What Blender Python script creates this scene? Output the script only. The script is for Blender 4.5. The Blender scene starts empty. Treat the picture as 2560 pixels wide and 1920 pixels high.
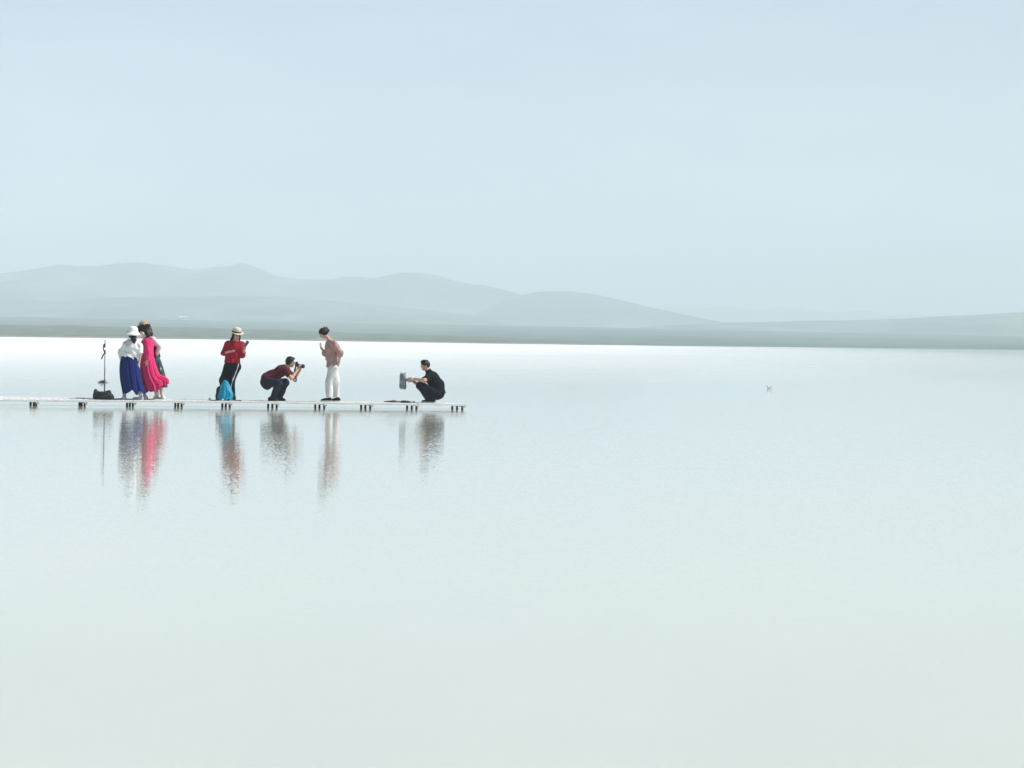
import bpy, bmesh, math, random
import numpy as np
from mathutils import Vector, Matrix

random.seed(7)
rng = np.random.default_rng(7)
SC = bpy.context.scene
COL = SC.collection

# ------------------------------------------------------------------ camera
FPX, PW, PH = 8870.0, 2560.0, 1920.0          # long lens, measured in photograph pixels
CAM = np.array([0.0, 0.0, 1.69])
PITCH = math.radians(0.73)                    # looking slightly down
ROLL = math.radians(0.8)
fwd = np.array([0.0, math.cos(PITCH), -math.sin(PITCH)])
up0 = np.array([0.0, math.sin(PITCH), math.cos(PITCH)])
rt0 = np.array([1.0, 0.0, 0.0])
RT = math.cos(ROLL) * rt0 + math.sin(ROLL) * up0
UP = math.cos(ROLL) * up0 - math.sin(ROLL) * rt0
cam = bpy.data.cameras.new('camera')
cam.sensor_width = 36.0
cam.lens = 36.0 * FPX / PW
cam.clip_start = 0.5
cam.clip_end = 90000.0
cam_o = bpy.data.objects.new('camera', cam)
COL.objects.link(cam_o)
M = Matrix(((RT[0], UP[0], -fwd[0], CAM[0]), (RT[1], UP[1], -fwd[1], CAM[1]),
            (RT[2], UP[2], -fwd[2], CAM[2]), (0, 0, 0, 1)))
cam_o.matrix_world = M
SC.camera = cam_o

# ------------------------------------------------------------------ sky, sun, exposure
SUN_EL, SUN_AZ = math.radians(50), math.radians(90)   # azimuth clockwise from the view direction: right, a little behind
VEIL = (0.578, 0.662, 0.772)
world = bpy.data.worlds.new('World')
SC.world = world
world.use_nodes = True
wn = world.node_tree
bg = wn.nodes['Background']
sky = wn.nodes.new('ShaderNodeTexSky')
sky.sky_type = 'NISHITA'
sky.sun_disc = False
sky.sun_elevation = SUN_EL
sky.sun_rotation = SUN_AZ
sky.altitude = 3200
sky.air_density = 1.0
sky.dust_density = 1.5
sky.ozone_density = 1.6
# a thin even veil of high haze: its share of the view grows towards the horizon with the length of the path through it
tcw = wn.nodes.new('ShaderNodeTexCoord'); sx = wn.nodes.new('ShaderNodeSeparateXYZ'); wn.links.new(tcw.outputs['Generated'], sx.inputs[0])
ab = wn.nodes.new('ShaderNodeMath'); ab.operation = 'MAXIMUM'; ab.inputs[1].default_value = 0.02; wn.links.new(sx.outputs['Z'], ab.inputs[0])
dv = wn.nodes.new('ShaderNodeMath'); dv.operation = 'DIVIDE'; dv.inputs[0].default_value = -0.11; wn.links.new(ab.outputs[0], dv.inputs[1])
ex = wn.nodes.new('ShaderNodeMath'); ex.operation = 'EXPONENT'; wn.links.new(dv.outputs[0], ex.inputs[0])
cl = wn.nodes.new('ShaderNodeTexNoise'); cl.inputs['Scale'].default_value = 11.0; cl.inputs['Detail'].default_value = 4.0
mpw = wn.nodes.new('ShaderNodeMapping'); mpw.inputs['Scale'].default_value = (1, 1, 3.0); mpw.inputs['Rotation'].default_value = (0.0, 0.5, 0.0)
wn.links.new(tcw.outputs['Generated'], mpw.inputs[0]); wn.links.new(mpw.outputs[0], cl.inputs['Vector'])
vr = wn.nodes.new('ShaderNodeValToRGB'); e = vr.color_ramp.elements
e[0].position = 0.3; e[0].color = (*[c * k for c, k in zip(VEIL, (0.91, 0.935, 0.965))], 1); e[1].position = 0.7; e[1].color = (*[c * k for c, k in zip(VEIL, (1.07, 1.055, 1.03))], 1)
wn.links.new(cl.outputs['Fac'], vr.inputs[0])
vs = wn.nodes.new('ShaderNodeVectorMath'); vs.operation = 'SCALE'; vs.inputs['Scale'].default_value = 15.0; wn.links.new(vr.outputs[0], vs.inputs[0])
mw = wn.nodes.new('ShaderNodeMix'); mw.data_type = 'RGBA'
wn.links.new(ex.outputs[0], mw.inputs['Factor']); wn.links.new(vs.outputs[0], mw.inputs['A']); wn.links.new(sky.outputs[0], mw.inputs['B'])
wn.links.new(mw.outputs['Result'], bg.inputs[0])
bg.inputs[1].default_value = 0.065
sun = bpy.data.lights.new('sun', 'SUN')
sun.energy = 5.0
sun.angle = math.radians(0.6)
sun.color = (1.0, 0.97, 0.93)
sun_o = bpy.data.objects.new('sun', sun)
COL.objects.link(sun_o)
sd = Vector((math.sin(SUN_AZ) * math.cos(SUN_EL), math.cos(SUN_AZ) * math.cos(SUN_EL), math.sin(SUN_EL)))
sun_o.rotation_euler = sd.to_track_quat('Z', 'Y').to_euler()
sun_o.location = (60, 100, 60)

SC.view_settings.view_transform = 'Standard'
SC.view_settings.look = 'None'
SC.view_settings.exposure = 0.21
SC.view_settings.gamma = 1.0
SC.render.engine = 'CYCLES'
SC.cycles.use_denoising = True
SC.cycles.use_adaptive_sampling = False
SC.cycles.denoising_input_passes = 'RGB_ALBEDO_NORMAL'
SC.cycles.max_bounces = 8
SC.cycles.volume_bounces = 1

# ------------------------------------------------------------------ helpers
def ray(px, py):
    return fwd + (px - PW / 2) / FPX * RT - (py - PH / 2) / FPX * UP

def at_y(px, py, y):                 # the point of a pixel's ray at depth y
    d = ray(px, py)
    return CAM + d * ((y - CAM[1]) / d[1])

def at_z(px, py, z):                 # the point of a pixel's ray on the level z
    d = ray(px, py)
    return CAM + d * ((z - CAM[2]) / d[2])

def tag(o, label=None, cat=None, group=None, kind=None):
    if label: o['label'] = label
    if cat: o['category'] = cat
    if group: o['group'] = group
    if kind: o['kind'] = kind
    return o

def link(name, me, mat=None, parent=None, smooth=False):
    o = bpy.data.objects.new(name, me)
    COL.objects.link(o)
    if mat is not None and not me.materials:
        me.materials.append(mat)
    if parent is not None:
        o.parent = parent
    if smooth:
        me.polygons.foreach_set('use_smooth', np.ones(len(me.polygons), bool))
    return o

def empty(name, loc=(0, 0, 0)):
    o = bpy.data.objects.new(name, None)
    COL.objects.link(o)
    o.location = [float(c) for c in loc]
    o.empty_display_size = 0.1
    return o

def pymesh(name, v, f):
    me = bpy.data.meshes.new(name)
    me.from_pydata([tuple(map(float, p)) for p in v], [], [tuple(map(int, q)) for q in f])
    me.update()
    return me

def gridmesh(name, P):               # P[i, j] -> 3D points, a quad sheet
    n, m, _ = P.shape
    idx = np.arange(n * m).reshape(n, m)
    q = np.stack([idx[:-1, :-1], idx[:-1, 1:], idx[1:, 1:], idx[1:, :-1]], -1).reshape(-1, 4)
    return pymesh(name, P.reshape(-1, 3), q)

# ------------------------------------------------------------------ materials
MATS = {}
class NT:
    def __init__(s, name):
        s.m = bpy.data.materials.new(name); s.m.use_nodes = True
        s.t = s.m.node_tree; s.b = s.t.nodes['Principled BSDF']; s.o = s.t.nodes['Material Output']
    def n(s, k, **kw):
        nd = s.t.nodes.new(k)
        for a, v in kw.items(): setattr(nd, a, v)
        return nd
    def l(s, a, b): s.t.links.new(a, b)
    def coord(s, out='Object', scale=(1, 1, 1)):
        c = s.n('ShaderNodeTexCoord'); mp = s.n('ShaderNodeMapping'); mp.inputs['Scale'].default_value = scale
        s.l(c.outputs[out], mp.inputs[0]); return mp.outputs[0]
    def noise(s, vec, scale, detail=3.0, rough=0.55):
        n = s.n('ShaderNodeTexNoise'); n.inputs['Scale'].default_value = scale
        n.inputs['Detail'].default_value = detail; n.inputs['Roughness'].default_value = rough
        s.l(vec, n.inputs['Vector']); return n
    def ramp(s, fac, stops):
        r = s.n('ShaderNodeValToRGB'); e = r.color_ramp.elements
        while len(e) < len(stops): e.new(0.5)
        for k, (p, c) in enumerate(stops):
            e[k].position = p; e[k].color = (*c, 1) if len(c) == 3 else c
        s.l(fac, r.inputs[0]); return r.outputs[0]

def noisy(name, c1, c2, scale=20.0, rough=0.8, bump=0.0, detail=4.0, stretch=(1, 1, 1), sheen=0.0, spec=0.3, lo=0.35, hi=0.65):
    if name in MATS: return MATS[name]
    t = NT(name)
    v = t.coord('Object', stretch)
    n = t.noise(v, scale, detail)
    t.l(t.ramp(n.outputs['Fac'], [(lo, c1), (hi, c2)]), t.b.inputs['Base Color'])
    t.b.inputs['Roughness'].default_value = rough
    t.b.inputs['Specular IOR Level'].default_value = spec
    if sheen: t.b.inputs['Sheen Weight'].default_value = sheen
    if bump:
        bp = t.n('ShaderNodeBump'); bp.inputs['Strength'].default_value = bump; bp.inputs['Distance'].default_value = 0.01
        t.l(n.outputs['Fac'], bp.inputs['Height']); t.l(bp.outputs[0], t.b.inputs['Normal'])
    MATS[name] = t.m
    return t.m

# water over a white salt bed; farther out the crust lies at the surface
def water_mat():
    t = NT('shallow_water_over_salt')
    tc = t.n('ShaderNodeTexCoord').outputs['Object']
    sep = t.n('ShaderNodeSeparateXYZ'); t.l(tc, sep.inputs[0])
    # salt bed colour: very slow greenish and pinkish drifts
    mp = t.n('ShaderNodeMapping'); mp.inputs['Scale'].default_value = (1, 0.25, 1); t.l(tc, mp.inputs[0])
    big = t.noise(mp.outputs[0], 0.35, 2)
    bed = t.ramp(big.outputs['Fac'], [(0.3, (0.53, 0.57, 0.45)), (0.7, (0.555, 0.565, 0.475))])
    # ripples: tiny slopes, given straight to the normal
    def slope(sc, stretch, amp, det):
        m2 = t.n('ShaderNodeMapping'); m2.inputs['Scale'].default_value = stretch; t.l(tc, m2.inputs[0])
        n = t.noise(m2.outputs[0], sc, det)
        a = t.n('ShaderNodeVectorMath', operation='SUBTRACT'); a.inputs[1].default_value = (0.5, 0.5, 0.5)
        t.l(n.outputs['Color'], a.inputs[0])
        b = t.n('ShaderNodeVectorMath', operation='MULTIPLY'); b.inputs[1].default_value = (amp * 0.6, amp * 1.25, 0.0)
        t.l(a.outputs[0], b.inputs[0]); return b.outputs[0]
    s1 = slope(1.0, (3.4, 1.0, 1), RIPPLE[0], 2.0)
    s2 = slope(1.0, (38.0, 17.0, 1), RIPPLE[1], 1.0)
    ad = t.n('ShaderNodeVectorMath', operation='ADD'); t.l(s1, ad.inputs[0]); t.l(s2, ad.inputs[1])
    # wind roughens the water farther out
    wr = t.n('ShaderNodeMapRange'); wr.inputs['From Min'].default_value = 88.0; wr.inputs['From Max'].default_value = 500.0
    wr.inputs['To Min'].default_value = 1.0; wr.inputs['To Max'].default_value = WIND; t.l(sep.outputs['Y'], wr.inputs['Value'])
    sc = t.n('ShaderNodeVectorMath', operation='SCALE'); t.l(ad.outputs[0], sc.inputs[0]); 
    cn = t.n('ShaderNodeMapRange'); cn.inputs['From Min'].default_value = 14.0; cn.inputs['From Max'].default_value = 55.0
    cn.inputs['To Min'].default_value = 0.05; cn.inputs['To Max'].default_value = 1.0; t.l(sep.outputs['Y'], cn.inputs['Value'])
    cm = t.n('ShaderNodeMath', operation='MULTIPLY'); t.l(wr.outputs[0], cm.inputs[0]); t.l(cn.outputs[0], cm.inputs[1]); t.l(cm.outputs[0], sc.inputs['Scale'])
    ad2 = t.n('ShaderNodeVectorMath', operation='ADD'); t.l(sc.outputs[0], ad2.inputs[0]); ad2.inputs[1].default_value = (0, 0, 1)
    nm = t.n('ShaderNodeVectorMath', operation='NORMALIZE'); t.l(ad2.outputs[0], nm.inputs[0])
    # coarse salt grains, far below a pixel
    gr = t.noise(tc, 1100.0, 0.0)
    gm = t.n('ShaderNodeMapRange'); gm.inputs['From Min'].default_value = 0.28; gm.inputs['From Max'].default_value = 0.72
    gm.inputs['To Min'].default_value = 0.35; gm.inputs['To Max'].default_value = 1.65; t.l(gr.outputs['Fac'], gm.inputs['Value'])
    gs = t.n('ShaderNodeVectorMath', operation='SCALE'); t.l(bed, gs.inputs[0]); t.l(gm.outputs[0], gs.inputs['Scale'])
    t.l(gs.outputs[0], t.b.inputs['Base Color'])
    t.b.inputs['Roughness'].default_value = 0.03
    t.b.inputs['IOR'].default_value = 1.36
    t.l(nm.outputs[0], t.b.inputs['Normal'])
    crust = t.n('ShaderNodeBsdfPrincipled')
    crust.inputs['Base Color'].default_value = (0.72, 0.74, 0.735, 1); crust.inputs['Roughness'].default_value = 0.7
    # how much of the crust stands out of the water, by distance out on the lake, with patches
    mp3 = t.n('ShaderNodeMapping'); mp3.inputs['Scale'].default_value = (0.02, 0.006, 1); t.l(tc, mp3.inputs[0])
    pat = t.noise(mp3.outputs[0], 1.0, 3)
    lg = t.n('ShaderNodeMath', operation='LOGARITHM'); lg.inputs[1].default_value = 10.0
    mx = t.n('ShaderNodeMath', operation='MAXIMUM'); mx.inputs[1].default_value = 1.0
    t.l(sep.outputs['Y'], mx.inputs[0]); t.l(mx.outputs[0], lg.inputs[0])
    mr = t.n('ShaderNodeMapRange'); mr.inputs['From Min'].default_value = CRUST[0]; mr.inputs['From Max'].default_value = CRUST[1]
    mr.inputs['To Min'].default_value = 0.0; mr.inputs['To Max'].default_value = CRUST[2]
    dx = t.n('ShaderNodeMath', operation='MULTIPLY_ADD'); dx.inputs[1].default_value = -0.0075; t.l(sep.outputs['X'], dx.inputs[0]); t.l(lg.outputs[0], dx.inputs[2])
    t.l(dx.outputs[0], mr.inputs['Value'])
    pm = t.n('ShaderNodeMath', operation='MULTIPLY_ADD'); t.l(pat.outputs['Fac'], pm.inputs[0]); pm.inputs[1].default_value = 0.5; pm.inputs[2].default_value = 0.75
    ml = t.n('ShaderNodeMath', operation='MULTIPLY', use_clamp=True); t.l(mr.outputs[0], ml.inputs[0]); t.l(pm.outputs[0], ml.inputs[1])
    mix = t.n('ShaderNodeMixShader'); t.l(ml.outputs[0], mix.inputs[0]); t.l(t.b.outputs[0], mix.inputs[1]); t.l(crust.outputs[0], mix.inputs[2])
    t.l(mix.outputs[0], t.o.inputs['Surface'])
    return t.m
RIPPLE = (0.007, 0.044)
WIND = 3.5
CRUST = (2.09, 2.76, 0.92)

def hill_mat(name, c1, c2, c3, sx, sy, mud=False):
    t = NT(name)
    v = t.coord('Object', (sx, sy, sx))
    n = t.noise(v, 1.0, 6, 0.62)
    t.l(t.ramp(n.outputs['Fac'], [(0.32, c1), (0.5, c2), (0.68, c3)]), t.b.inputs['Base Color'])
    if mud:                                # bare brown mud along the waterline
        sp = t.n('ShaderNodeSeparateXYZ'); t.l(t.n('ShaderNodeTexCoord').outputs['Object'], sp.inputs[0])
        n2 = t.noise(t.coord('Object', (1 / 6, 1 / 40, 1)), 1.0, 3)
        ma = t.n('ShaderNodeMath', operation='MULTIPLY_ADD'); t.l(n2.outputs['Fac'], ma.inputs[0]); ma.inputs[1].default_value = -0.9; t.l(sp.outputs['Z'], ma.inputs[2])
        fr = t.n('ShaderNodeMapRange'); fr.inputs['From Min'].default_value = -0.15; fr.inputs['From Max'].default_value = 0.15; t.l(ma.outputs[0], fr.inputs['Value'])
        mx = t.n('ShaderNodeMix'); mx.data_type = 'RGBA'; mx.inputs['A'].default_value = (0.15, 0.12, 0.09, 1)
        t.l(fr.outputs[0], mx.inputs['Factor']); src = t.b.inputs['Base Color'].links[0].from_socket
        t.l(src, mx.inputs['B']); t.l(mx.outputs['Result'], t.b.inputs['Base Color'])
    t.b.inputs['Roughness'].default_value = 1.0
    t.b.inputs['Specular IOR Level'].default_value = 0.05
    return t.m

# ------------------------------------------------------------------ the lake
def build_lake():
    xs = np.array([-5800, -2500, -800, -200, -60, -20, 0, 20, 60, 200, 800, 2500, 5800.0])
    ys = np.array([-120, -30, 10, 40, 70, 82, 95, 140, 250, 500, 1000, 1700, 3000.0])
    P = np.zeros((len(ys), len(xs), 3)); P[..., 0] = xs[None]; P[..., 1] = ys[:, None]
    tag(link('water', gridmesh('water', P), water_mat()), kind='structure')
build_lake()

# ------------------------------------------------------------------ land
def interp(pts, x):
    p = np.array(pts, float)
    # smooth (cosine-free) monotone-ish cubic through the measured skyline points
    xs, ys = p[:, 0], p[:, 1]
    m = np.gradient(ys, xs)
    i = np.clip(np.searchsorted(xs, x) - 1, 0, len(xs) - 2)
    h = xs[i + 1] - xs[i]; s = np.clip((x - xs[i]) / h, 0, 1)
    return ((2 * s**3 - 3 * s**2 + 1) * ys[i] + (s**3 - 2 * s**2 + s) * h * m[i]
            + (-2 * s**3 + 3 * s**2) * ys[i + 1] + (s**3 - s**2) * h * m[i + 1])

def wob(x, y, seed, n=5, lac=2.1):
    r = np.random.default_rng(seed); out = np.zeros(np.broadcast(x, y).shape); a = 1.0; f = 1.0
    for _ in range(n):
        th = r.uniform(0, 6.28, 3); k = r.uniform(0, 6.28, 3)
        for q in range(3):
            out = out + a / 3 * np.sin(f * (x * np.cos(th[q]) + y * np.sin(th[q])) + k[q])
        a *= 0.5; f *= lac
    return out

def ridge(name, pts, dist, front, back, mat, x0=-900, x1=3460, base=8.0, gully=0.34, seed=1, ncol=260):
    px = np.linspace(x0, x1, ncol)
    sk = interp(pts, px)
    cr = np.array([at_y(a, b, dist) for a, b in zip(px, sk)])
    t = np.concatenate([np.linspace(-1, 0, 26), np.linspace(0, 1, 9)[1:]])
    P = np.zeros((len(t), ncol, 3))
    for k, tt in enumerate(t):
        yy = dist + (tt * front if tt < 0 else tt * back)
        b = math.cos(tt * math.pi / 2) ** 2 if tt >= 0 else (0.55 * (1 + tt) + 0.45 * math.cos(tt * math.pi / 2) ** 2)
        X = cr[:, 0] * (1 if tt >= 0 else (1 + 0.0 * tt)); P[k, :, 0] = X; P[k, :, 1] = yy
        hh = np.maximum(cr[:, 2] - base, 0.0)
        rel = wob(X / (hh.max() * 2.2 + 1), yy / (hh.max() * 3.0 + 1), seed)
        P[k, :, 2] = base + hh * (b + gully * rel * 4 * b * (1 - b)) - (6.0 if abs(tt) == 1 else 0.0)
        P[k, :, 2] += hh * 0.012 * wob(X / (hh.max() * 0.35 + 1), yy / 90.0, seed + 9, 3) * (b > 0.02)
    return tag(link(name, gridmesh(name, P), mat, smooth=True), kind='structure')

HILL = hill_mat('dry_grass_hill', (0.008, 0.042, 0.036), (0.055, 0.105, 0.09), (0.16, 0.20, 0.165), 1 / 130, 1 / 260)
PLAIN = hill_mat('steppe_plain', (0.028, 0.078, 0.065), (0.050, 0.105, 0.088), (0.09, 0.135, 0.115), 1 / 60, 1 / 260)
BANK = hill_mat('green_bank', (0.010, 0.034, 0.014), (0.036, 0.070, 0.032), (0.105, 0.112, 0.066), 1 / 9, 1 / 70, True)

SKY_A = [(-900, 715), (-600, 690), (-300, 700), (0, 683), (75, 674), (150, 663), (226, 667), (300, 659), (347, 657), (417, 664), (503, 674),
         (524, 669), (579, 664), (602, 656), (631, 664), (692, 690), (741, 698), (828, 699), (874, 693), (943, 695), (984, 686),
         (1030, 680), (1088, 687), (1149, 705), (1227, 717), (1290, 733), (1400, 765), (1560, 805), (1800, 850), (3460, 900)]
SKY_B = [(-900, 900), (1000, 850), (1180, 790), (1260, 752), (1302, 738), (1338, 731), (1390, 728), (1471, 734), (1540, 749), (1598, 763), (1685, 782),
         (1772, 802), (1850, 818), (2100, 850), (3460, 900)]
SKY_C = [(-900, 800), (1200, 800), (1560, 776), (1650, 768), (1679, 765), (1720, 771), (1824, 767), (1893, 775), (1974, 767), (2061, 779), (2177, 778),
         (2235, 788), (2281, 785), (2322, 789), (2560, 795), (3460, 790)]
SKY_D = [(-900, 900), (1300, 850), (1640, 815), (1801, 806.5), (1917, 805), (2032, 801), (2119, 801), (2235, 797), (2380, 790), (2495, 784), (2560, 780),
         (2800, 765), (3100, 755), (3460, 775)]
SKY_E = [(-900, 720), (-300, 715), (0, 703), (58, 701), (116, 704), (174, 713), (300, 726), (420, 737), (600, 760), (900, 800), (3460, 900)]
SKY_F = [(-900, 760), (-300, 725), (-80, 732), (0, 738), (35, 743), (116, 751), (220, 752), (278, 747), (347, 743), (463, 740), (579, 739), (694, 743),
         (810, 751), (926, 760), (1100, 779), (1280, 802), (1500, 825), (1900, 850), (3460, 900)]
ridge('hills', SKY_C, 11000, 2200, 1000, HILL, seed=3)
ridge('hills', SKY_A, 6600, 1500, 1200, HILL, seed=11)
ridge('hills', SKY_E, 5750, 900, 800, HILL, seed=17)
ridge('hills', SKY_B, 5700, 1300, 900, HILL, seed=23)
ridge('hills', SKY_F, 5000, 1300, 800, HILL, seed=29)
ridge('hills', SKY_D, 4700, 1300, 900, HILL, seed=31)

SHORE = [(-900, 830), (0, 842), (300, 846), (640, 850), (960, 855), (1280, 860), (1700, 866), (2030, 869.5), (2560, 875.5), (3460, 889)]
def shore_xy(px, off=0.0):
    out = []
    for a, b in zip(px, interp(SHORE, px)):
        p = at_z(a, b, 0.0); out.append(p)
    return np.array(out)

def build_plain():
    px = np.linspace(-900, 3460, 240)
    s = shore_xy(px); s[:, 1] += 6 * wob(px / 60, 0 * px, 5)
    top = [(-900, 776), (0, 792), (400, 799), (740, 805), (1280, 814), (1900, 827), (2560, 841), (3460, 860)]
    cr = np.array([at_y(a, b, 3300) for a, b in zip(px, interp(top, px))])
    tt = np.concatenate([np.linspace(0, 1, 40) ** 1.4, [1.05, 1.3, 2.0, 4.5]])
    P = np.zeros((len(tt), len(px), 3))
    for k, t in enumerate(tt):
        u = min(t, 1.0)
        y = s[:, 1] * (1 - t) + 3300 * t
        P[k, :, 0] = s[:, 0] / s[:, 1] * y
        P[k, :, 1] = y
        P[k, :, 2] = -0.25 + (cr[:, 2] + 0.25) * u ** 1.25 + (0.35 * wob(P[k, :, 0] / 70, y / 160, 41) * min(1, u * 8) * (u < 1))
        if t > 1: P[k, :, 2] = cr[:, 2] - min(6.0, (t - 1) * 20)
    tag(link('plain', gridmesh('plain', P), PLAIN, smooth=True), kind='structure')
    # the greener low bank along the left shore, running out as a spit to the right
    px = np.linspace(-900, 2150, 260)
    s = shore_xy(px); s[:, 1] += 5 * wob(px / 23, 0 * px, 6) - 6
    top = [(-900, 797), (0, 812), (200, 815), (400, 819), (800, 829), (1280, 843), (1700, 858), (2030, 868.5), (2150, 871.5)]
    cr = np.array([at_y(a, b, 1750) for a, b in zip(px, interp(top, px))])
    cr[:, 2] = np.maximum(cr[:, 2], -0.2)
    tt = np.concatenate([np.linspace(0, 1, 30), [1.06, 1.2, 1.6]])
    P = np.zeros((len(tt), len(px), 3))
    for k, t in enumerate(tt):
        y = s[:, 1] * (1 - t) + 1750 * t
        X = s[:, 0] / s[:, 1] * y
        P[k, :, 0] = X; P[k, :, 1] = y
        u = min(t, 1.0)
        fade = np.clip((2080 - px) / 500, 0, 1)
        P[k, :, 2] = -0.3 + (cr[:, 2] + 0.3) * u ** 0.8 + fade * (0.25 * wob(X / 5, y / 18, 43) * min(1, u * 10) + 0.35 * wob(X / 30, y / 90, 44) * min(1, u * 4))
        if t > 1: P[k, :, 2] = cr[:, 2] - (t - 1) * 9
    tag(link('shore_bank', gridmesh('shore_bank', P), BANK, smooth=True), kind='structure')
build_plain()

# ------------------------------------------------------------------ haze over lake and hills
def build_haze():
    t = NT('haze_air')
    t.t.nodes.remove(t.b)
    v = t.n('ShaderNodeVolumePrincipled')
    v.inputs['Color'].default_value = (0.843, 0.952, 0.985, 1)
    v.inputs['Density'].default_value = HAZE
    v.inputs['Anisotropy'].default_value = 0.0
    t.l(v.outputs[0], t.o.inputs['Volume'])
    bm = bmesh.new()
    bmesh.ops.create_cube(bm, size=1.0)
    bmesh.ops.scale(bm, vec=(12000, 13200, 162), verts=bm.verts)
    bmesh.ops.translate(bm, vec=(0, 6400, 79), verts=bm.verts)
    me = bpy.data.meshes.new('haze'); bm.to_mesh(me); bm.free()
    tag(link('haze', me, t.m), kind='stuff')
HAZE = 3.0e-4
build_haze()

# ------------------------------------------------------------------ solid modelling: signed distance fields -> mesh
def unit(v):
    v = np.asarray(v, float); return v / (np.linalg.norm(v) + 1e-12)
def frame(f, u):                      # orthonormal side, forward, up
    f = unit(f); s = unit(np.cross(f, u)); return s, f, unit(np.cross(s, f))
CORN = np.array([(i, j, k) for i in (0, 1) for j in (0, 1) for k in (0, 1)])
EDG = [(a, b) for a in range(8) for b in range(a + 1, 8) if np.abs(CORN[a] - CORN[b]).sum() == 1]

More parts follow.
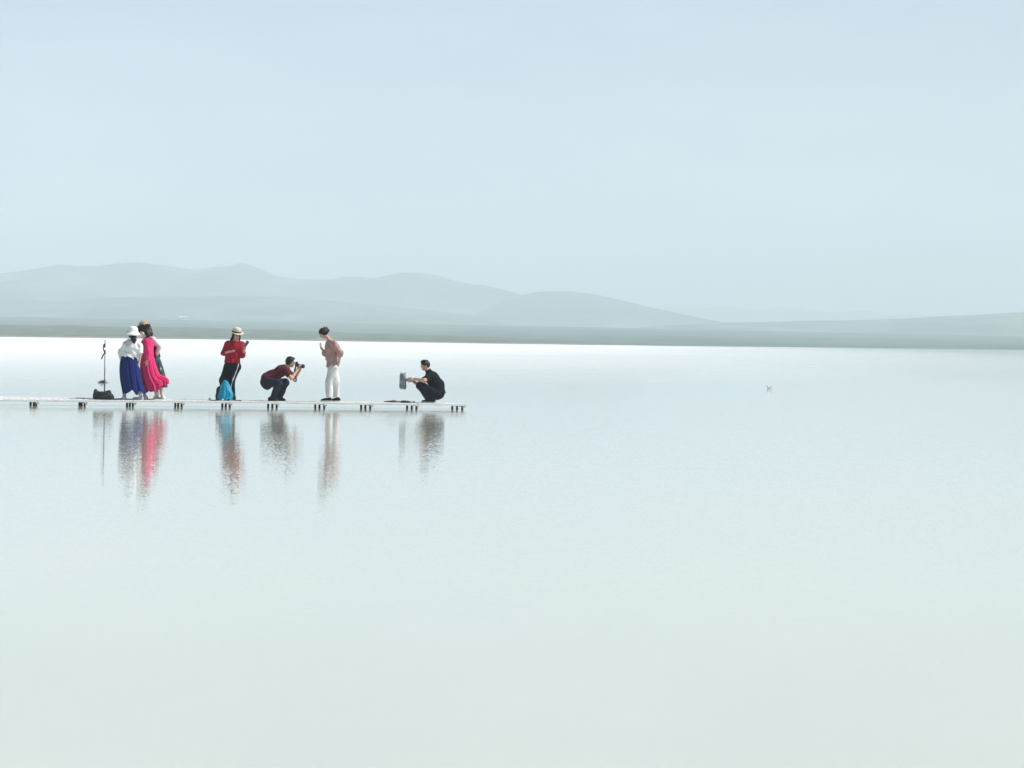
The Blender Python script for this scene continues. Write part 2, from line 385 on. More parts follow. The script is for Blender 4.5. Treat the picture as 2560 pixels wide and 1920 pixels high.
class Solid:
    def __init__(s, vox=0.006): s.vox = vox; s.pr = []; s.clips = []; s.fold = None
    def cap(s, p0, p1, r0, r1=None, k=0.02, st=None, cut=(0, 0), sub=False):
        p0 = np.asarray(p0, float); p1 = np.asarray(p1, float); r1 = r0 if r1 is None else r1
        s.pr.append(('c', p0, p1, r0, r1, k, st, cut, sub)); return s
    def chain(s, pts, rs, k=0.02, st=None, cut=(0, 0)):
        for i in range(len(pts) - 1):
            s.cap(pts[i], pts[i + 1], rs[i], rs[i + 1], k, st, (cut[0] if i == 0 else 0, cut[1] if i == len(pts) - 2 else 0))
        return s
    def ell(s, c, ax, r, k=0.02, sub=False):
        s.pr.append(('e', np.asarray(c, float), np.asarray(ax, float), np.asarray(r, float), k, sub)); return s
    def clip(s, pt, n): s.clips.append((np.asarray(pt, float), unit(n))); return s
    def box(s, p):
        if p[0] == 'c':
            g = max(p[3], p[4]) * (p[6][1] if p[6] is not None and p[6][1] > 1 else 1)
            return np.minimum(p[1], p[2]) - g, np.maximum(p[1], p[2]) + g
        g = max(p[3]); return p[1] - g, p[1] + g
    def mesh(s, name, origin=(0, 0, 0)):
        vx = s.vox
        bb = [s.box(p) for p in s.pr if not p[-1]]
        lo = np.min([b[0] for b in bb], 0) - 4 * vx; hi = np.max([b[1] for b in bb], 0) + 4 * vx
        n = np.ceil((hi - lo) / vx).astype(int) + 1
        D = np.full(n, 0.5, np.float32)
        ax = [lo[i] + vx * np.arange(n[i]) for i in range(3)]
        for p in s.pr:
            a, b = s.box(p); k = p[5] if p[0] == 'c' else p[4]
            m = k + 3 * vx
            i0 = np.clip(np.floor((a - m - lo) / vx).astype(int), 0, n); i1 = np.clip(np.ceil((b + m - lo) / vx).astype(int) + 1, 0, n)
            if (i1 <= i0).any(): continue
            sl = tuple(slice(i0[i], i1[i]) for i in range(3))
            X = [ax[0][sl[0]][:, None, None].astype(np.float32), ax[1][sl[1]][None, :, None].astype(np.float32), ax[2][sl[2]][None, None, :].astype(np.float32)]
            if p[0] == 'c':
                p0, p1, r0, r1, st, cut = p[1], p[2], p[3], p[4], p[6], p[7]
                d = p1 - p0; L2 = float(d @ d) + 1e-9
                q = [X[i] - np.float32(p0[i]) for i in range(3)]
                tr = (q[0] * d[0] + q[1] * d[1] + q[2] * d[2]) / L2
                t = np.clip(tr, 0, 1)
                e = [q[i] - t * d[i] for i in range(3)]
                if st is not None:
                    w = unit(st[0]); al = e[0] * w[0] + e[1] * w[1] + e[2] * w[2]; f = 1 - 1 / st[1]
                    e = [e[i] - al * (w[i] * f) for i in range(3)]
                v = np.sqrt(e[0] ** 2 + e[1] ** 2 + e[2] ** 2) - (r0 + (r1 - r0) * t)
                L = math.sqrt(L2)
                if cut[0]: v = np.maximum(v, -tr * L)
                if cut[1]: v = np.maximum(v, (tr - 1) * L)
            else:
                c, A, r = p[1], p[2], p[3]
                q = [X[i] - np.float32(c[i]) for i in range(3)]
                k0 = 0; k1 = 0
                for j in range(3):
                    w = q[0] * A[j][0] + q[1] * A[j][1] + q[2] * A[j][2]
                    k0 = k0 + (w / r[j]) ** 2; k1 = k1 + (w / r[j] ** 2) ** 2
                k0 = np.sqrt(k0); v = k0 * (k0 - 1) / (np.sqrt(k1) + 1e-9)
            c0 = D[sl]
            if p[-1]:
                v = -v; h = np.maximum(k - np.abs(c0 - v), 0) / max(k, 1e-6); D[sl] = np.maximum(c0, v) + h * h * k * 0.25
            else:
                h = np.maximum(k - np.abs(c0 - v), 0) / max(k, 1e-6); D[sl] = np.minimum(c0, v) - h * h * k * 0.25
        for pt, nn in s.clips:
            pl = (ax[0] - pt[0])[:, None, None] * nn[0] + (ax[1] - pt[1])[None, :, None] * nn[1] + (ax[2] - pt[2])[None, None, :] * nn[2]
            D = np.maximum(D, pl.astype(np.float32))
        if s.fold is not None:
            I = np.argwhere(np.abs(D) < 0.04)
            P = lo + vx * I
            D[I[:, 0], I[:, 1], I[:, 2]] += s.fold(P).astype(np.float32)
        S = D < 0
        c = S[:-1, :-1, :-1].astype(np.int8)
        c = sum(S[a:n[0] - 1 + a, b:n[1] - 1 + b, d:n[2] - 1 + d].astype(np.int8) for a, b, d in CORN)
        I = np.argwhere((c > 0) & (c < 8))
        V = np.stack([D[I[:, 0] + a, I[:, 1] + b, I[:, 2] + d] for a, b, d in CORN], 1)
        acc = np.zeros((len(I), 3)); cnt = np.zeros(len(I))
        for a, b in EDG:
            va, vb = V[:, a], V[:, b]; m = (va < 0) != (vb < 0)
            t = np.where(m, va / np.where(m, va - vb, 1), 0)
            acc += m[:, None] * (CORN[a] + t[:, None] * (CORN[b] - CORN[a])); cnt += m
        P = lo + vx * (I + acc / cnt[:, None])
        idx = np.full(c.shape, -1, np.int64); idx[I[:, 0], I[:, 1], I[:, 2]] = np.arange(len(I))
        Q = []
        for axn in range(3):
            u, w = [(1, 2), (2, 0), (0, 1)][axn]
            A = np.take(S, np.arange(n[axn] - 1), axn); B = np.take(S, np.arange(1, n[axn]), axn)
            E = np.argwhere(A != B)
            ok = (E[:, u] > 0) & (E[:, w] > 0) & (E[:, u] < n[u] - 1) & (E[:, w] < n[w] - 1)
            E = E[ok]
            def cell(du, dw):
                F = E.copy(); F[:, u] += du; F[:, w] += dw; return idx[F[:, 0], F[:, 1], F[:, 2]]
            q = np.stack([cell(-1, -1), cell(0, -1), cell(0, 0), cell(-1, 0)], 1)
            ins = S[E[:, 0], E[:, 1], E[:, 2]]
            q[~ins] = q[~ins][:, ::-1]
            Q.append(q)
        Q = np.concatenate(Q)
        return fastmesh(name, P - np.asarray(origin, float), Q)

def fastmesh(name, P, Q, smooth=True):
    me = bpy.data.meshes.new(name)
    me.vertices.add(len(P)); me.vertices.foreach_set('co', P.astype(np.float32).ravel())
    k = Q.shape[1]
    me.loops.add(Q.size); me.loops.foreach_set('vertex_index', Q.astype(np.int32).ravel())
    me.polygons.add(len(Q)); me.polygons.foreach_set('loop_start', (np.arange(len(Q)) * k).astype(np.int32))
    me.polygons.foreach_set('use_smooth', np.full(len(Q), smooth))
    me.update(calc_edges=True); me.validate()
    return me

def folds(amp, seed, f=(22, 22, 14)):
    r = np.random.default_rng(seed)
    ks = [unit(r.normal(size=3)) * np.array(f) * r.uniform(0.7, 2.0) for _ in range(7)]; ph = r.uniform(0, 6.28, 7)
    def g(P):
        o = 0
        w = 0.6 * np.sin(P @ (ks[0] * 0.7) + ph[0])
        for k, p in zip(ks, ph): o = o + np.sin(P @ k + p + w)
        return amp * (np.minimum(o / 2.6, 0.9) - 0.9)
    return g

def tube_mesh(name, pts, r, origin=(0, 0, 0), n=8, flat=None, closed=False):
    P = [np.asarray(p, float) for p in pts]; V = []; m = len(P)
    rr = r if hasattr(r, '__len__') else [r] * m
    ref = None
    for i, p in enumerate(P):
        d = unit(P[min(i + 1, m - 1)] - P[max(i - 1, 0)])
        if ref is None: ref = unit(np.cross(d, (0.3, 0.2, 1) if abs(d[2]) < 0.9 else (1, 0.1, 0)))
        a = unit(ref - d * (ref @ d)); b = np.cross(d, a); ref = a
        fa, fb = flat if flat else (1, 1)
        for k in range(n):
            th = 2 * math.pi * k / n
            V.append(p + rr[i] * (fa * math.cos(th) * a + fb * math.sin(th) * b) - np.asarray(origin))
    F = [(i * n + k, i * n + (k + 1) % n, (i + 1) * n + (k + 1) % n, (i + 1) * n + k) for i in range(m - 1) for k in range(n)]
    F += [tuple(range(n))[::-1], tuple((m - 1) * n + k for k in range(n))]
    return pymesh(name, V, F)

def spline(pts, per=6):
    P = np.array(pts, float); out = []
    for i in range(len(P) - 1):
        p0, p1, p2, p3 = P[max(i - 1, 0)], P[i], P[i + 1], P[min(i + 2, len(P) - 1)]
        for t in np.linspace(0, 1, per, endpoint=False):
            out.append(0.5 * ((2 * p1) + (-p0 + p2) * t + (2 * p0 - 5 * p1 + 4 * p2 - p3) * t ** 2 + (-p0 + 3 * p1 - 3 * p2 + p3) * t ** 3))
    out.append(P[-1]); return out

def boxmesh(name, c, ax, half, origin=(0, 0, 0), bevel=0.0):
    bm = bmesh.new(); bmesh.ops.create_cube(bm, size=2.0)
    for v in bm.verts:
        q = np.asarray(c) - np.asarray(origin) + sum(v.co[i] * half[i] * np.asarray(ax[i]) for i in range(3)); v.co = Vector(q)
    if bevel: bmesh.ops.bevel(bm, geom=list(bm.edges), offset=bevel, segments=2, affect='EDGES', clamp_overlap=True)
    bmesh.ops.recalc_face_normals(bm, faces=list(bm.faces))
    me = bpy.data.meshes.new(name); bm.to_mesh(me); bm.free(); return me
EYE3 = np.eye(3)

def lathe(name, prof, c, s, f, u, origin=(0, 0, 0), n=48, mod=None):
    V = []; m = len(prof)
    for i, (r, h) in enumerate(prof):
        for k in range(n):
            th = 2 * math.pi * k / n
            rr, hh = (r, h) if mod is None else mod(th, r, h)
            V.append(np.asarray(c) + rr * (math.cos(th) * s + math.sin(th) * f) + hh * u - np.asarray(origin))
    F = [(i * n + k, i * n + (k + 1) % n, (i + 1) * n + (k + 1) % n, (i + 1) * n + k) for i in range(m - 1) for k in range(n)]
    F.append(tuple((m - 1) * n + k for k in range(n)))
    return pymesh(name, V, F)

def thick(o, t=0.004):
    md = o.modifiers.new('thickness', 'SOLIDIFY'); md.thickness = t; md.offset = 0
    return o

# ------------------------------------------------------------------ the boardwalk line
PHI = math.atan(0.238)
AX = np.array([math.cos(PHI), math.sin(PHI), 0.0]); RW = np.array([-math.sin(PHI), math.cos(PHI), 0.0])
_p0 = at_y(580, 1003, 82.4)
def deck_pt(px, off):                 # plan position on the line parallel to the front edge, `off` metres behind it
    o = np.array([_p0[0], 82.4, 0]) + RW * off
    d = ray(px, 1003)
    # CAM + t d  meets  o + s AX in plan
    A = np.array([[d[0], -AX[0]], [d[1], -AX[1]]]); t, s = np.linalg.solve(A, (o - CAM)[:2])
    return o + s * AX, s
def deck_z(px): return float(np.interp(px, [-700, 0, 540, 1155, 1300], [0.130, 0.136, 0.150, 0.135, 0.135]))
DECK_W = 1.30

# ------------------------------------------------------------------ boardwalk: white salt-crusted boards on dark posts
def salt_board_mat():
    t = NT('salt_crusted_board')
    v = t.coord('Object', (1, 1, 1))
    n = t.noise(v, 5.0, 5); n2 = t.noise(v, 28.0, 4)
    mx = t.n('ShaderNodeMath', operation='MULTIPLY_ADD'); t.l(n2.outputs['Fac'], mx.inputs[0]); mx.inputs[1].default_value = 0.45
    t.l(n.outputs['Fac'], mx.inputs[2])
    t.l(t.ramp(mx.outputs[0], [(0.42, (0.26, 0.25, 0.22)), (0.60, (0.46, 0.45, 0.42)), (0.80, (0.72, 0.72, 0.70))]), t.b.inputs['Base Color'])
    t.b.inputs['Roughness'].default_value = 0.85
    bp = t.n('ShaderNodeBump'); bp.inputs['Strength'].default_value = 0.5; bp.inputs['Distance'].default_value = 0.01
    t.l(mx.outputs[0], bp.inputs['Height']); t.l(bp.outputs[0], t.b.inputs['Normal'])
    return t.m
SALTB = salt_board_mat()
FASC = noisy('white_salt_fascia', (0.76, 0.76, 0.74), (0.90, 0.91, 0.90), 9, 0.8, 0.4, lo=0.3, hi=0.5)
POSTM = noisy('wet_dark_post', (0.025, 0.03, 0.03), (0.07, 0.075, 0.075), 18, 0.5, 0.3)
SALTL = noisy('salt_lump', (0.72, 0.73, 0.72), (0.86, 0.87, 0.86), 30, 0.9, 0.5)

FRONT_PX = [90, 212, 333, 454, 574, 691, 810, 926, 1042, 1156]
def build_jetty():
    S = [deck_pt(p, 0.05)[1] for p in FRONT_PX]
    step = S[1] - S[0]
    S = [S[0] - step * k for k in range(7, 0, -1)] + S
    PXS = [FRONT_PX[0] - 122 * k for k in range(7, 0, -1)] + FRONT_PX
    root_p = np.array([_p0[0], 82.4, 0]) + AX * S[8]
    root = empty('boardwalk', root_p)
    tag(root, 'low white salt-crusted boardwalk on short dark posts in the shallow lake', 'boardwalk')
    o = np.array([_p0[0], 82.4, 0.0])
    post_me = lathe('post', [(0.026, -0.30), (0.026, -0.05), (0.027, 0.0), (0.025, 0.04), (0.025, 0.066)], np.zeros(3), *np.eye(3), n=12)
    board_me = boxmesh('deck_board', (0, 0, 0), (AX, RW, EYE3[2]), (0.0665, DECK_W / 2, 0.012), bevel=0.004)
    for m in (post_me, board_me): pass
    def place(name, me, p, mat):
        ob = link(name, me, mat, root); ob.location = Vector(p - root_p); return ob
    r = random.Random(3)
    for i, (s, px) in enumerate(zip(S, PXS)):
        z = deck_z(px)
        for off in (0.05, 0.60, 1.17):
            p = o + AX * (s + r.uniform(-.012, .012)) + RW * off
            ob = place('post', post_me, np.array([p[0], p[1], 0]), POSTM)
            ob.scale = (1, 1, (z - 0.045) / 0.066) ; ob.rotation_euler = (r.uniform(-.03, .03), r.uniform(-.04, .04), r.uniform(0, 3))
        c = o + AX * s + RW * (DECK_W / 2 - 0.03); c[2] = z - 0.047
        place('crossbeam', boxmesh('crossbeam', (0, 0, 0), (AX, RW, EYE3[2]), (0.035, DECK_W / 2 - 0.05, 0.018), bevel=0.003), c, POSTM)
        # salt that crept up the front post
        sl = Solid(0.006); q = o + AX * (s + 0.03) + RW * 0.03; q[2] = z - 0.055
        for _ in range(5): sl.cap(q + np.array([r.uniform(-.02, .03), r.uniform(-.02, .0), r.uniform(-.03, .012)]), q + np.array([r.uniform(-.02, .03), -.01, r.uniform(-.03, .012)]), r.uniform(.010, .020))
        place('salt_crust', sl.mesh('salt_crust', q), q, SALTL)
    ends = S + []
    for i in range(len(S) - 1):
        a, b = S[i], S[i + 1]
        if i == len(S) - 2: b = S[-1] + 0.07
        za, zb = deck_z(PXS[i]), deck_z(PXS[i + 1]); mid = (a + b) / 2
        tilt = float(np.interp(PXS[i], [-400, 0, 330, 600, 1200], [0.03, 0.05, 0.02, 0.004, 0.004]))   # the walk has settled unevenly
        n = max(1, round((b - a) / 0.142))
        w = (b - a) / n
        for k in range(n):
            s = a + w * (k + .5); z = za + (zb - za) * (s - a) / (b - a) - 0.012 + tilt / 2
            p = o + AX * s + RW * (DECK_W / 2 - 0.02 + r.uniform(-.012, .012)); p[2] = z + r.uniform(-.003, .003)
            ob = place('deck_board', board_me, p, SALTB)
            ob.rotation_euler = Matrix.Rotation(tilt / DECK_W + r.uniform(-.003, .003), 3, Vector(AX)).to_euler()
        A0 = o + AX * (a + .006) + RW * -0.045; B0 = o + AX * (b - .006) + RW * -0.045
        A0[2] = za - 0.026; B0[2] = zb - 0.026
        d = unit(B0 - A0); sd_, _, uu = frame(d, (0, 0, 1))
        me = boxmesh('fascia_board', (0, 0, 0), (d, sd_, uu), (np.linalg.norm(B0 - A0) / 2, 0.017, 0.021), bevel=0.016)
        place('fascia_board', me, (A0 + B0) / 2, FASC)
        A1 = A0 + RW * (DECK_W + .05); B1 = B0 + RW * (DECK_W + .05); A1[2] += tilt - 0.02; B1[2] += tilt - 0.02
        place('fascia_board', me, (A1 + B1) / 2, FASC)
    ec = o + AX * (S[-1] + 0.086) + RW * (DECK_W / 2 - .02); ec[2] = deck_z(1156) - 0.026
    place('fascia_board', boxmesh('fascia_end', (0, 0, 0), (RW, AX, EYE3[2]), (DECK_W / 2 + .03, 0.014, 0.021), bevel=0.004), ec, FASC)
build_jetty()

# ------------------------------------------------------------------ people
SKIN = noisy('skin', (0.47, 0.29, 0.21), (0.56, 0.36, 0.27), 14, 0.55, 0.05)
SKIN_P = noisy('pale_skin', (0.60, 0.44, 0.36), (0.68, 0.51, 0.42), 14, 0.55, 0.05)
HAIRM = noisy('black_hair', (0.003, 0.003, 0.004), (0.010, 0.008, 0.008), 60, 0.5, 0.5, stretch=(3, 3, 0.5))
HAIRB = noisy('dark_brown_hair', (0.018, 0.009, 0.008), (0.05, 0.022, 0.017), 60, 0.5, 0.5, stretch=(3, 3, 0.5))
EYEM = noisy('dark_eye', (0.012, 0.010, 0.010), (0.02, 0.017, 0.016), 40, 0.2)
LIPM = noisy('lips', (0.36, 0.10, 0.09), (0.42, 0.13, 0.12), 40, 0.4)
def cloth(name, c, v=0.18, bump=0.35, scale=26, rough=0.9):
    c = np.array(c); return noisy(name, tuple(c * (1 - v)), tuple(np.minimum(c * (1 + v), 0.95)), scale, rough, bump, spec=0.12)

Xv, Yv, Zv = EYE3

class Person:
    def __init__(s, px, off, label, skin=SKIN, vox=0.0055):
        s.p, _ = deck_pt(px, off); s.Y = s.p[1]; s.z = deck_z(px) + 0.006
        s.base = np.array([s.p[0], s.p[1], s.z])
        s.root = empty('person', s.base); tag(s.root, label, 'person', 'people on the boardwalk')
        s.B = Solid(vox); s.skin = skin
    def J(s, px, py, dy=0.0): return at_y(px, py, s.Y + dy)
    def part(s, name, solid, mat, parent=None):
        return link(name, solid.mesh(name, s.base), mat, parent or s.root)
    def add(s, name, me, mat, parent=None, smooth=True):
        return link(name, me, mat, parent or s.root, smooth=smooth)
    def head(s, c, f, u, R=1.0):
        sd, f, u = frame(f, u); s.hc, s.hs, s.hf, s.hu, s.R = c, sd, f, u, R
        A = (sd, f, u); B = s.B
        B.ell(c + u * .012 * R, A, np.array([.074, .094, .100]) * R, .01)
        B.ell(c + f * .026 * R - u * .050 * R, A, np.array([.058, .062, .068]) * R, .03)
        B.ell(c + f * .052 * R - u * .093 * R, A, np.array([.026, .026, .022]) * R, .025)     # chin
        B.cap(c + f * .090 * R + u * .008 * R, c + f * .104 * R - u * .026 * R, .009 * R, .013 * R, .012)  # nose
        B.cap(c + f * .086 * R + u * .022 * R - sd * .03 * R, c + f * .086 * R + u * .022 * R + sd * .03 * R, .010 * R, k=.012)  # brow
        B.cap(c + f * .082 * R - u * .057 * R - sd * .016 * R, c + f * .082 * R - u * .057 * R + sd * .016 * R, .011 * R, k=.008)  # mouth
        for g in (-1, 1):
            B.ell(c + sd * g * .076 * R - f * .008 * R - u * .006 * R, A, np.array([.010, .020, .031]) * R, .006)
            B.ell(c + f * .090 * R + sd * g * .032 * R + u * .002 * R, A, np.array([.017, .012, .010]) * R, .008, sub=True)
    def face(s):
        c, sd, f, u, R = s.hc, s.hs, s.hf, s.hu, s.R
        for g in (-1, 1):
            e = Solid(.003); e.ell(c + f * .081 * R + sd * g * .032 * R + u * .001 * R, (sd, f, u), np.array([.015, .010, .008]) * R, .002)
            s.part('eye', e, EYEM)
            b = Solid(.003); b.cap(c + f * .090 * R + sd * g * .018 * R + u * .028 * R, c + f * .080 * R + sd * g * .050 * R + u * .028 * R, .0048 * R, .0036 * R)
            s.part('eyebrow', b, HAIRM)
        l = Solid(.003); l.cap(c + f * .088 * R - u * .058 * R - sd * .018 * R, c + f * .088 * R - u * .058 * R + sd * .018 * R, .0065 * R)
        s.part('lips', l, LIPM)
    def hairsolid(s, grow=.014, cutn=(.80, -.60), t=.030, vox=.006):
        c, sd, f, u, R = s.hc, s.hs, s.hf, s.hu, s.R
        h = Solid(vox); h.ell(c + u * .016 * R - f * .008 * R, (sd, f, u), np.array([.074 + grow, .094 + grow, .100 + grow]) * R, .01)
        n = unit(f * cutn[0] + u * cutn[1]); h.clip(c + n * t, n)
        h.fold = folds(.0035, 5, (90, 90, 60)); return h
    def torso(s, pts, rs, side, ratios, k=.05):
        s.tor = (pts, rs, side, ratios)
        for i in range(len(pts) - 1): s.B.cap(pts[i], pts[i + 1], rs[i], rs[i + 1], k, (side, ratios[i]))
    def shirt_torso(s, S, g, i0=0, i1=None, k=.05, cut=(1, 0)):
        pts, rs, side, ra = s.tor; n = (i1 if i1 is not None else len(pts) - 1)
        for i in range(i0, n): S.cap(pts[i], pts[i + 1], rs[i] + g, rs[i + 1] + g, k, (side, ra[i]), (cut[0] if i == i0 else 0, cut[1] if i == n - 1 else 0))
    def neck(s, nb, r=.050): s.B.cap(nb, s.hc - s.hu * .045 - s.hf * .012, r, r * .95, .03)
    def arm(s, sh, el, wr, r=(.046, .036, .024), k=.02): s.B.chain([sh, el, wr], r, k)
    def leg(s, hip, kn, an, r=(.082, .056, .036), k=.03): s.B.chain([hip, kn, an], r, k)
    def hand(s, wr, d, pn, thumb=1, curl=.25, size=1.0, spread=.0):
        d = unit(d); pn = unit(np.asarray(pn, float) - d * (np.asarray(pn, float) @ d)); sd = np.cross(d, pn) * thumb; B = s.B; z = size
        B.cap(wr, wr + d * .022 * z, .024, .026, .015)
        B.cap(wr + d * .02 * z, wr + d * .078 * z, .030 * z, .036 * z, .012, (pn, .42))
        for j, (o, L) in enumerate([(.029, .066), (.010, .076), (-.010, .071), (-.028, .056)]):
            p = wr + d * (.082 - (.006 if j == 3 else 0)) * z + sd * o * z; a = .06 + curl * .35
            fd0 = unit(d + sd * o * (4 * spread + .6))
            for m, fr in enumerate((.45, .32, .23)):
                q = p + (math.cos(a) * fd0 + math.sin(a) * pn) * L * fr * z
                B.cap(p, q, .0088 * z - .0007 * m, .0082 * z - .0007 * m, .003); p = q; a += curl
        p = wr + d * .026 * z + sd * .028 * z; q = p + unit(d * .62 + sd * .62 + pn * .42) * .042 * z
        B.cap(p, q, .013 * z, .010 * z, .008); B.cap(q, q + unit(d * .85 + sd * .15 + pn * .45) * .034 * z, .0098 * z, .0082 * z, .004)
    def foot(s, an, heel, toe): s.B.cap(an, np.array([heel[0], heel[1], s.z + .045]), .034, .032, .02); s.B.cap(np.array([heel[0], heel[1], s.z + .042]), np.array([toe[0], toe[1], s.z + .030]), .032, .024, .03)
    def shoe(s, hx, tx, dyh, dyt, upper, sole, high=.100, an=None, label=None):
        h = s.J(hx, 1000, dyh); t = s.J(tx, 1000, dyt); d = unit((t - h) * (1, 1, 0)); sd = np.cross(d, Zv); z0 = s.z
        h = np.array([h[0], h[1], z0]); t = np.array([t[0], t[1], z0]); L = np.linalg.norm(t - h)
        u = Solid(.005)
        a = h + d * .034; b = t - d * .036
        u.cap(a + Zv * .042, b + Zv * .030, .040, .036, .02, (Zv, .8)); u.cap(a + Zv * .045, a + d * L * .16 + Zv * (high + .01), .040, .042, .03)
        u.cap(a + d * L * .2 + Zv * .062, a + d * L * .55 + Zv * .040, .036, .037, .03)
        u.clip(h + Zv * .024, -Zv); u.clip(h + Zv * high, Zv + d * .10)
        so = Solid(.004); so.cap(a + Zv * .012, b + Zv * .012, .041, .039, .01, (sd, 1.0)); so.clip(h + Zv * .028, Zv); so.clip(h + Zv * .001, -Zv)
        o = s.part('shoe', u, upper); s.part('sole', so, sole, o)
        if an is not None: s.foot(an, a, b)
        return o
    def finish(s): return s.part('body', s.B, s.skin)

def bvh_of(o, base):
    from mathutils.bvhtree import BVHTree
    me = o.data
    return BVHTree.FromPolygons([v.co + Vector(base) for v in me.vertices], [list(p.vertices) for p in me.polygons])
def project(bv, px, py):
    d = Vector(ray(px, py)).normalized(); h = bv.ray_cast(Vector(CAM), d)
    return None if h[0] is None else np.array(h[0])
def strip(name, pts, w, t, base, side=None):            # a ribbon lying on a surface, seen from the lake side
    V = []; F = []; n = len(pts)
    for i, p in enumerate(pts):
        d = unit(pts[min(i + 1, n - 1)] - pts[max(i - 1, 0)]); a = unit(np.cross(d, (0, -1, 0)))
        for g, o in ((-1, 0), (1, 0), (1, 1), (-1, 1)): V.append(p + a * g * w / 2 + np.array([0, -1, 0]) * (t * o - t * .4) - base)
    for i in range(n - 1):
        for k in range(4): F.append((i * 4 + k, i * 4 + (k + 1) % 4, i * 4 + 4 + (k + 1) % 4, i * 4 + 4 + k))
    F += [(3, 2, 1, 0), tuple((n - 1) * 4 + k for k in range(4))]
    return pymesh(name, V, F)

def skirt(P, name, top, hemY, LR, hem, dy, depth, mat, pleats=(9, 17), amp=.10, seed=1, n=110, m=46, tri=0.0):
    """a gathered skirt: LR = (py, left px, right px) rows of its outline, hem = (px, py) curve of its lower edge"""
    r = np.random.default_rng(seed); ph = r.uniform(0, 6.28, 4)
    LR = np.array(LR, float); tt = (LR[:, 0] - top) / (hemY - top)
    V = []
    for i in range(m):
        t = i / (m - 1); L = np.interp(t, tt, LR[:, 1]); R = np.interp(t, tt, LR[:, 2])
        # smooth the outline a little
        for e in (.03, -.03): L += .5 * (np.interp(t + e, tt, LR[:, 1]) - L) * .6; R += .5 * (np.interp(t + e, tt, LR[:, 2]) - R) * .6
        c, w = (L + R) / 2, (R - L) / 2; dd = np.interp(t, [0, 1], depth)
        for k in range(n):
            th = 2 * math.pi * k / n
            a = amp * t ** .8
            pl = a * (.55 * math.sin(pleats[0] * th + ph[0] + 1.2 * math.sin(2 * th + ph[2]) + .5 * t) + .45 * math.sin(pleats[1] * th + ph[1] + .9 * math.sin(3 * th + ph[3])))
            px = c + w * math.cos(th) * (1 + pl * .25); q = dy + dd * math.sin(th) * (1 + pl)
            if abs(math.cos(th)) > .9: pass
            hy = np.interp(px, [h[0] for h in hem], [h[1] for h in hem])
            py = top + (hy - top) * t + (2.2 * t * t * math.sin(7 * th + ph[1]))
            V.append(P.J(px, py, q) - P.base)
    F = [(i * n + k, i * n + (k + 1) % n, (i + 1) * n + (k + 1) % n, (i + 1) * n + k) for i in range(m - 1) for k in range(n)]
    F.append(tuple(range(n))[::-1])
    o = P.add(name, pymesh(name, V, F), mat); thick(o, .006); return o

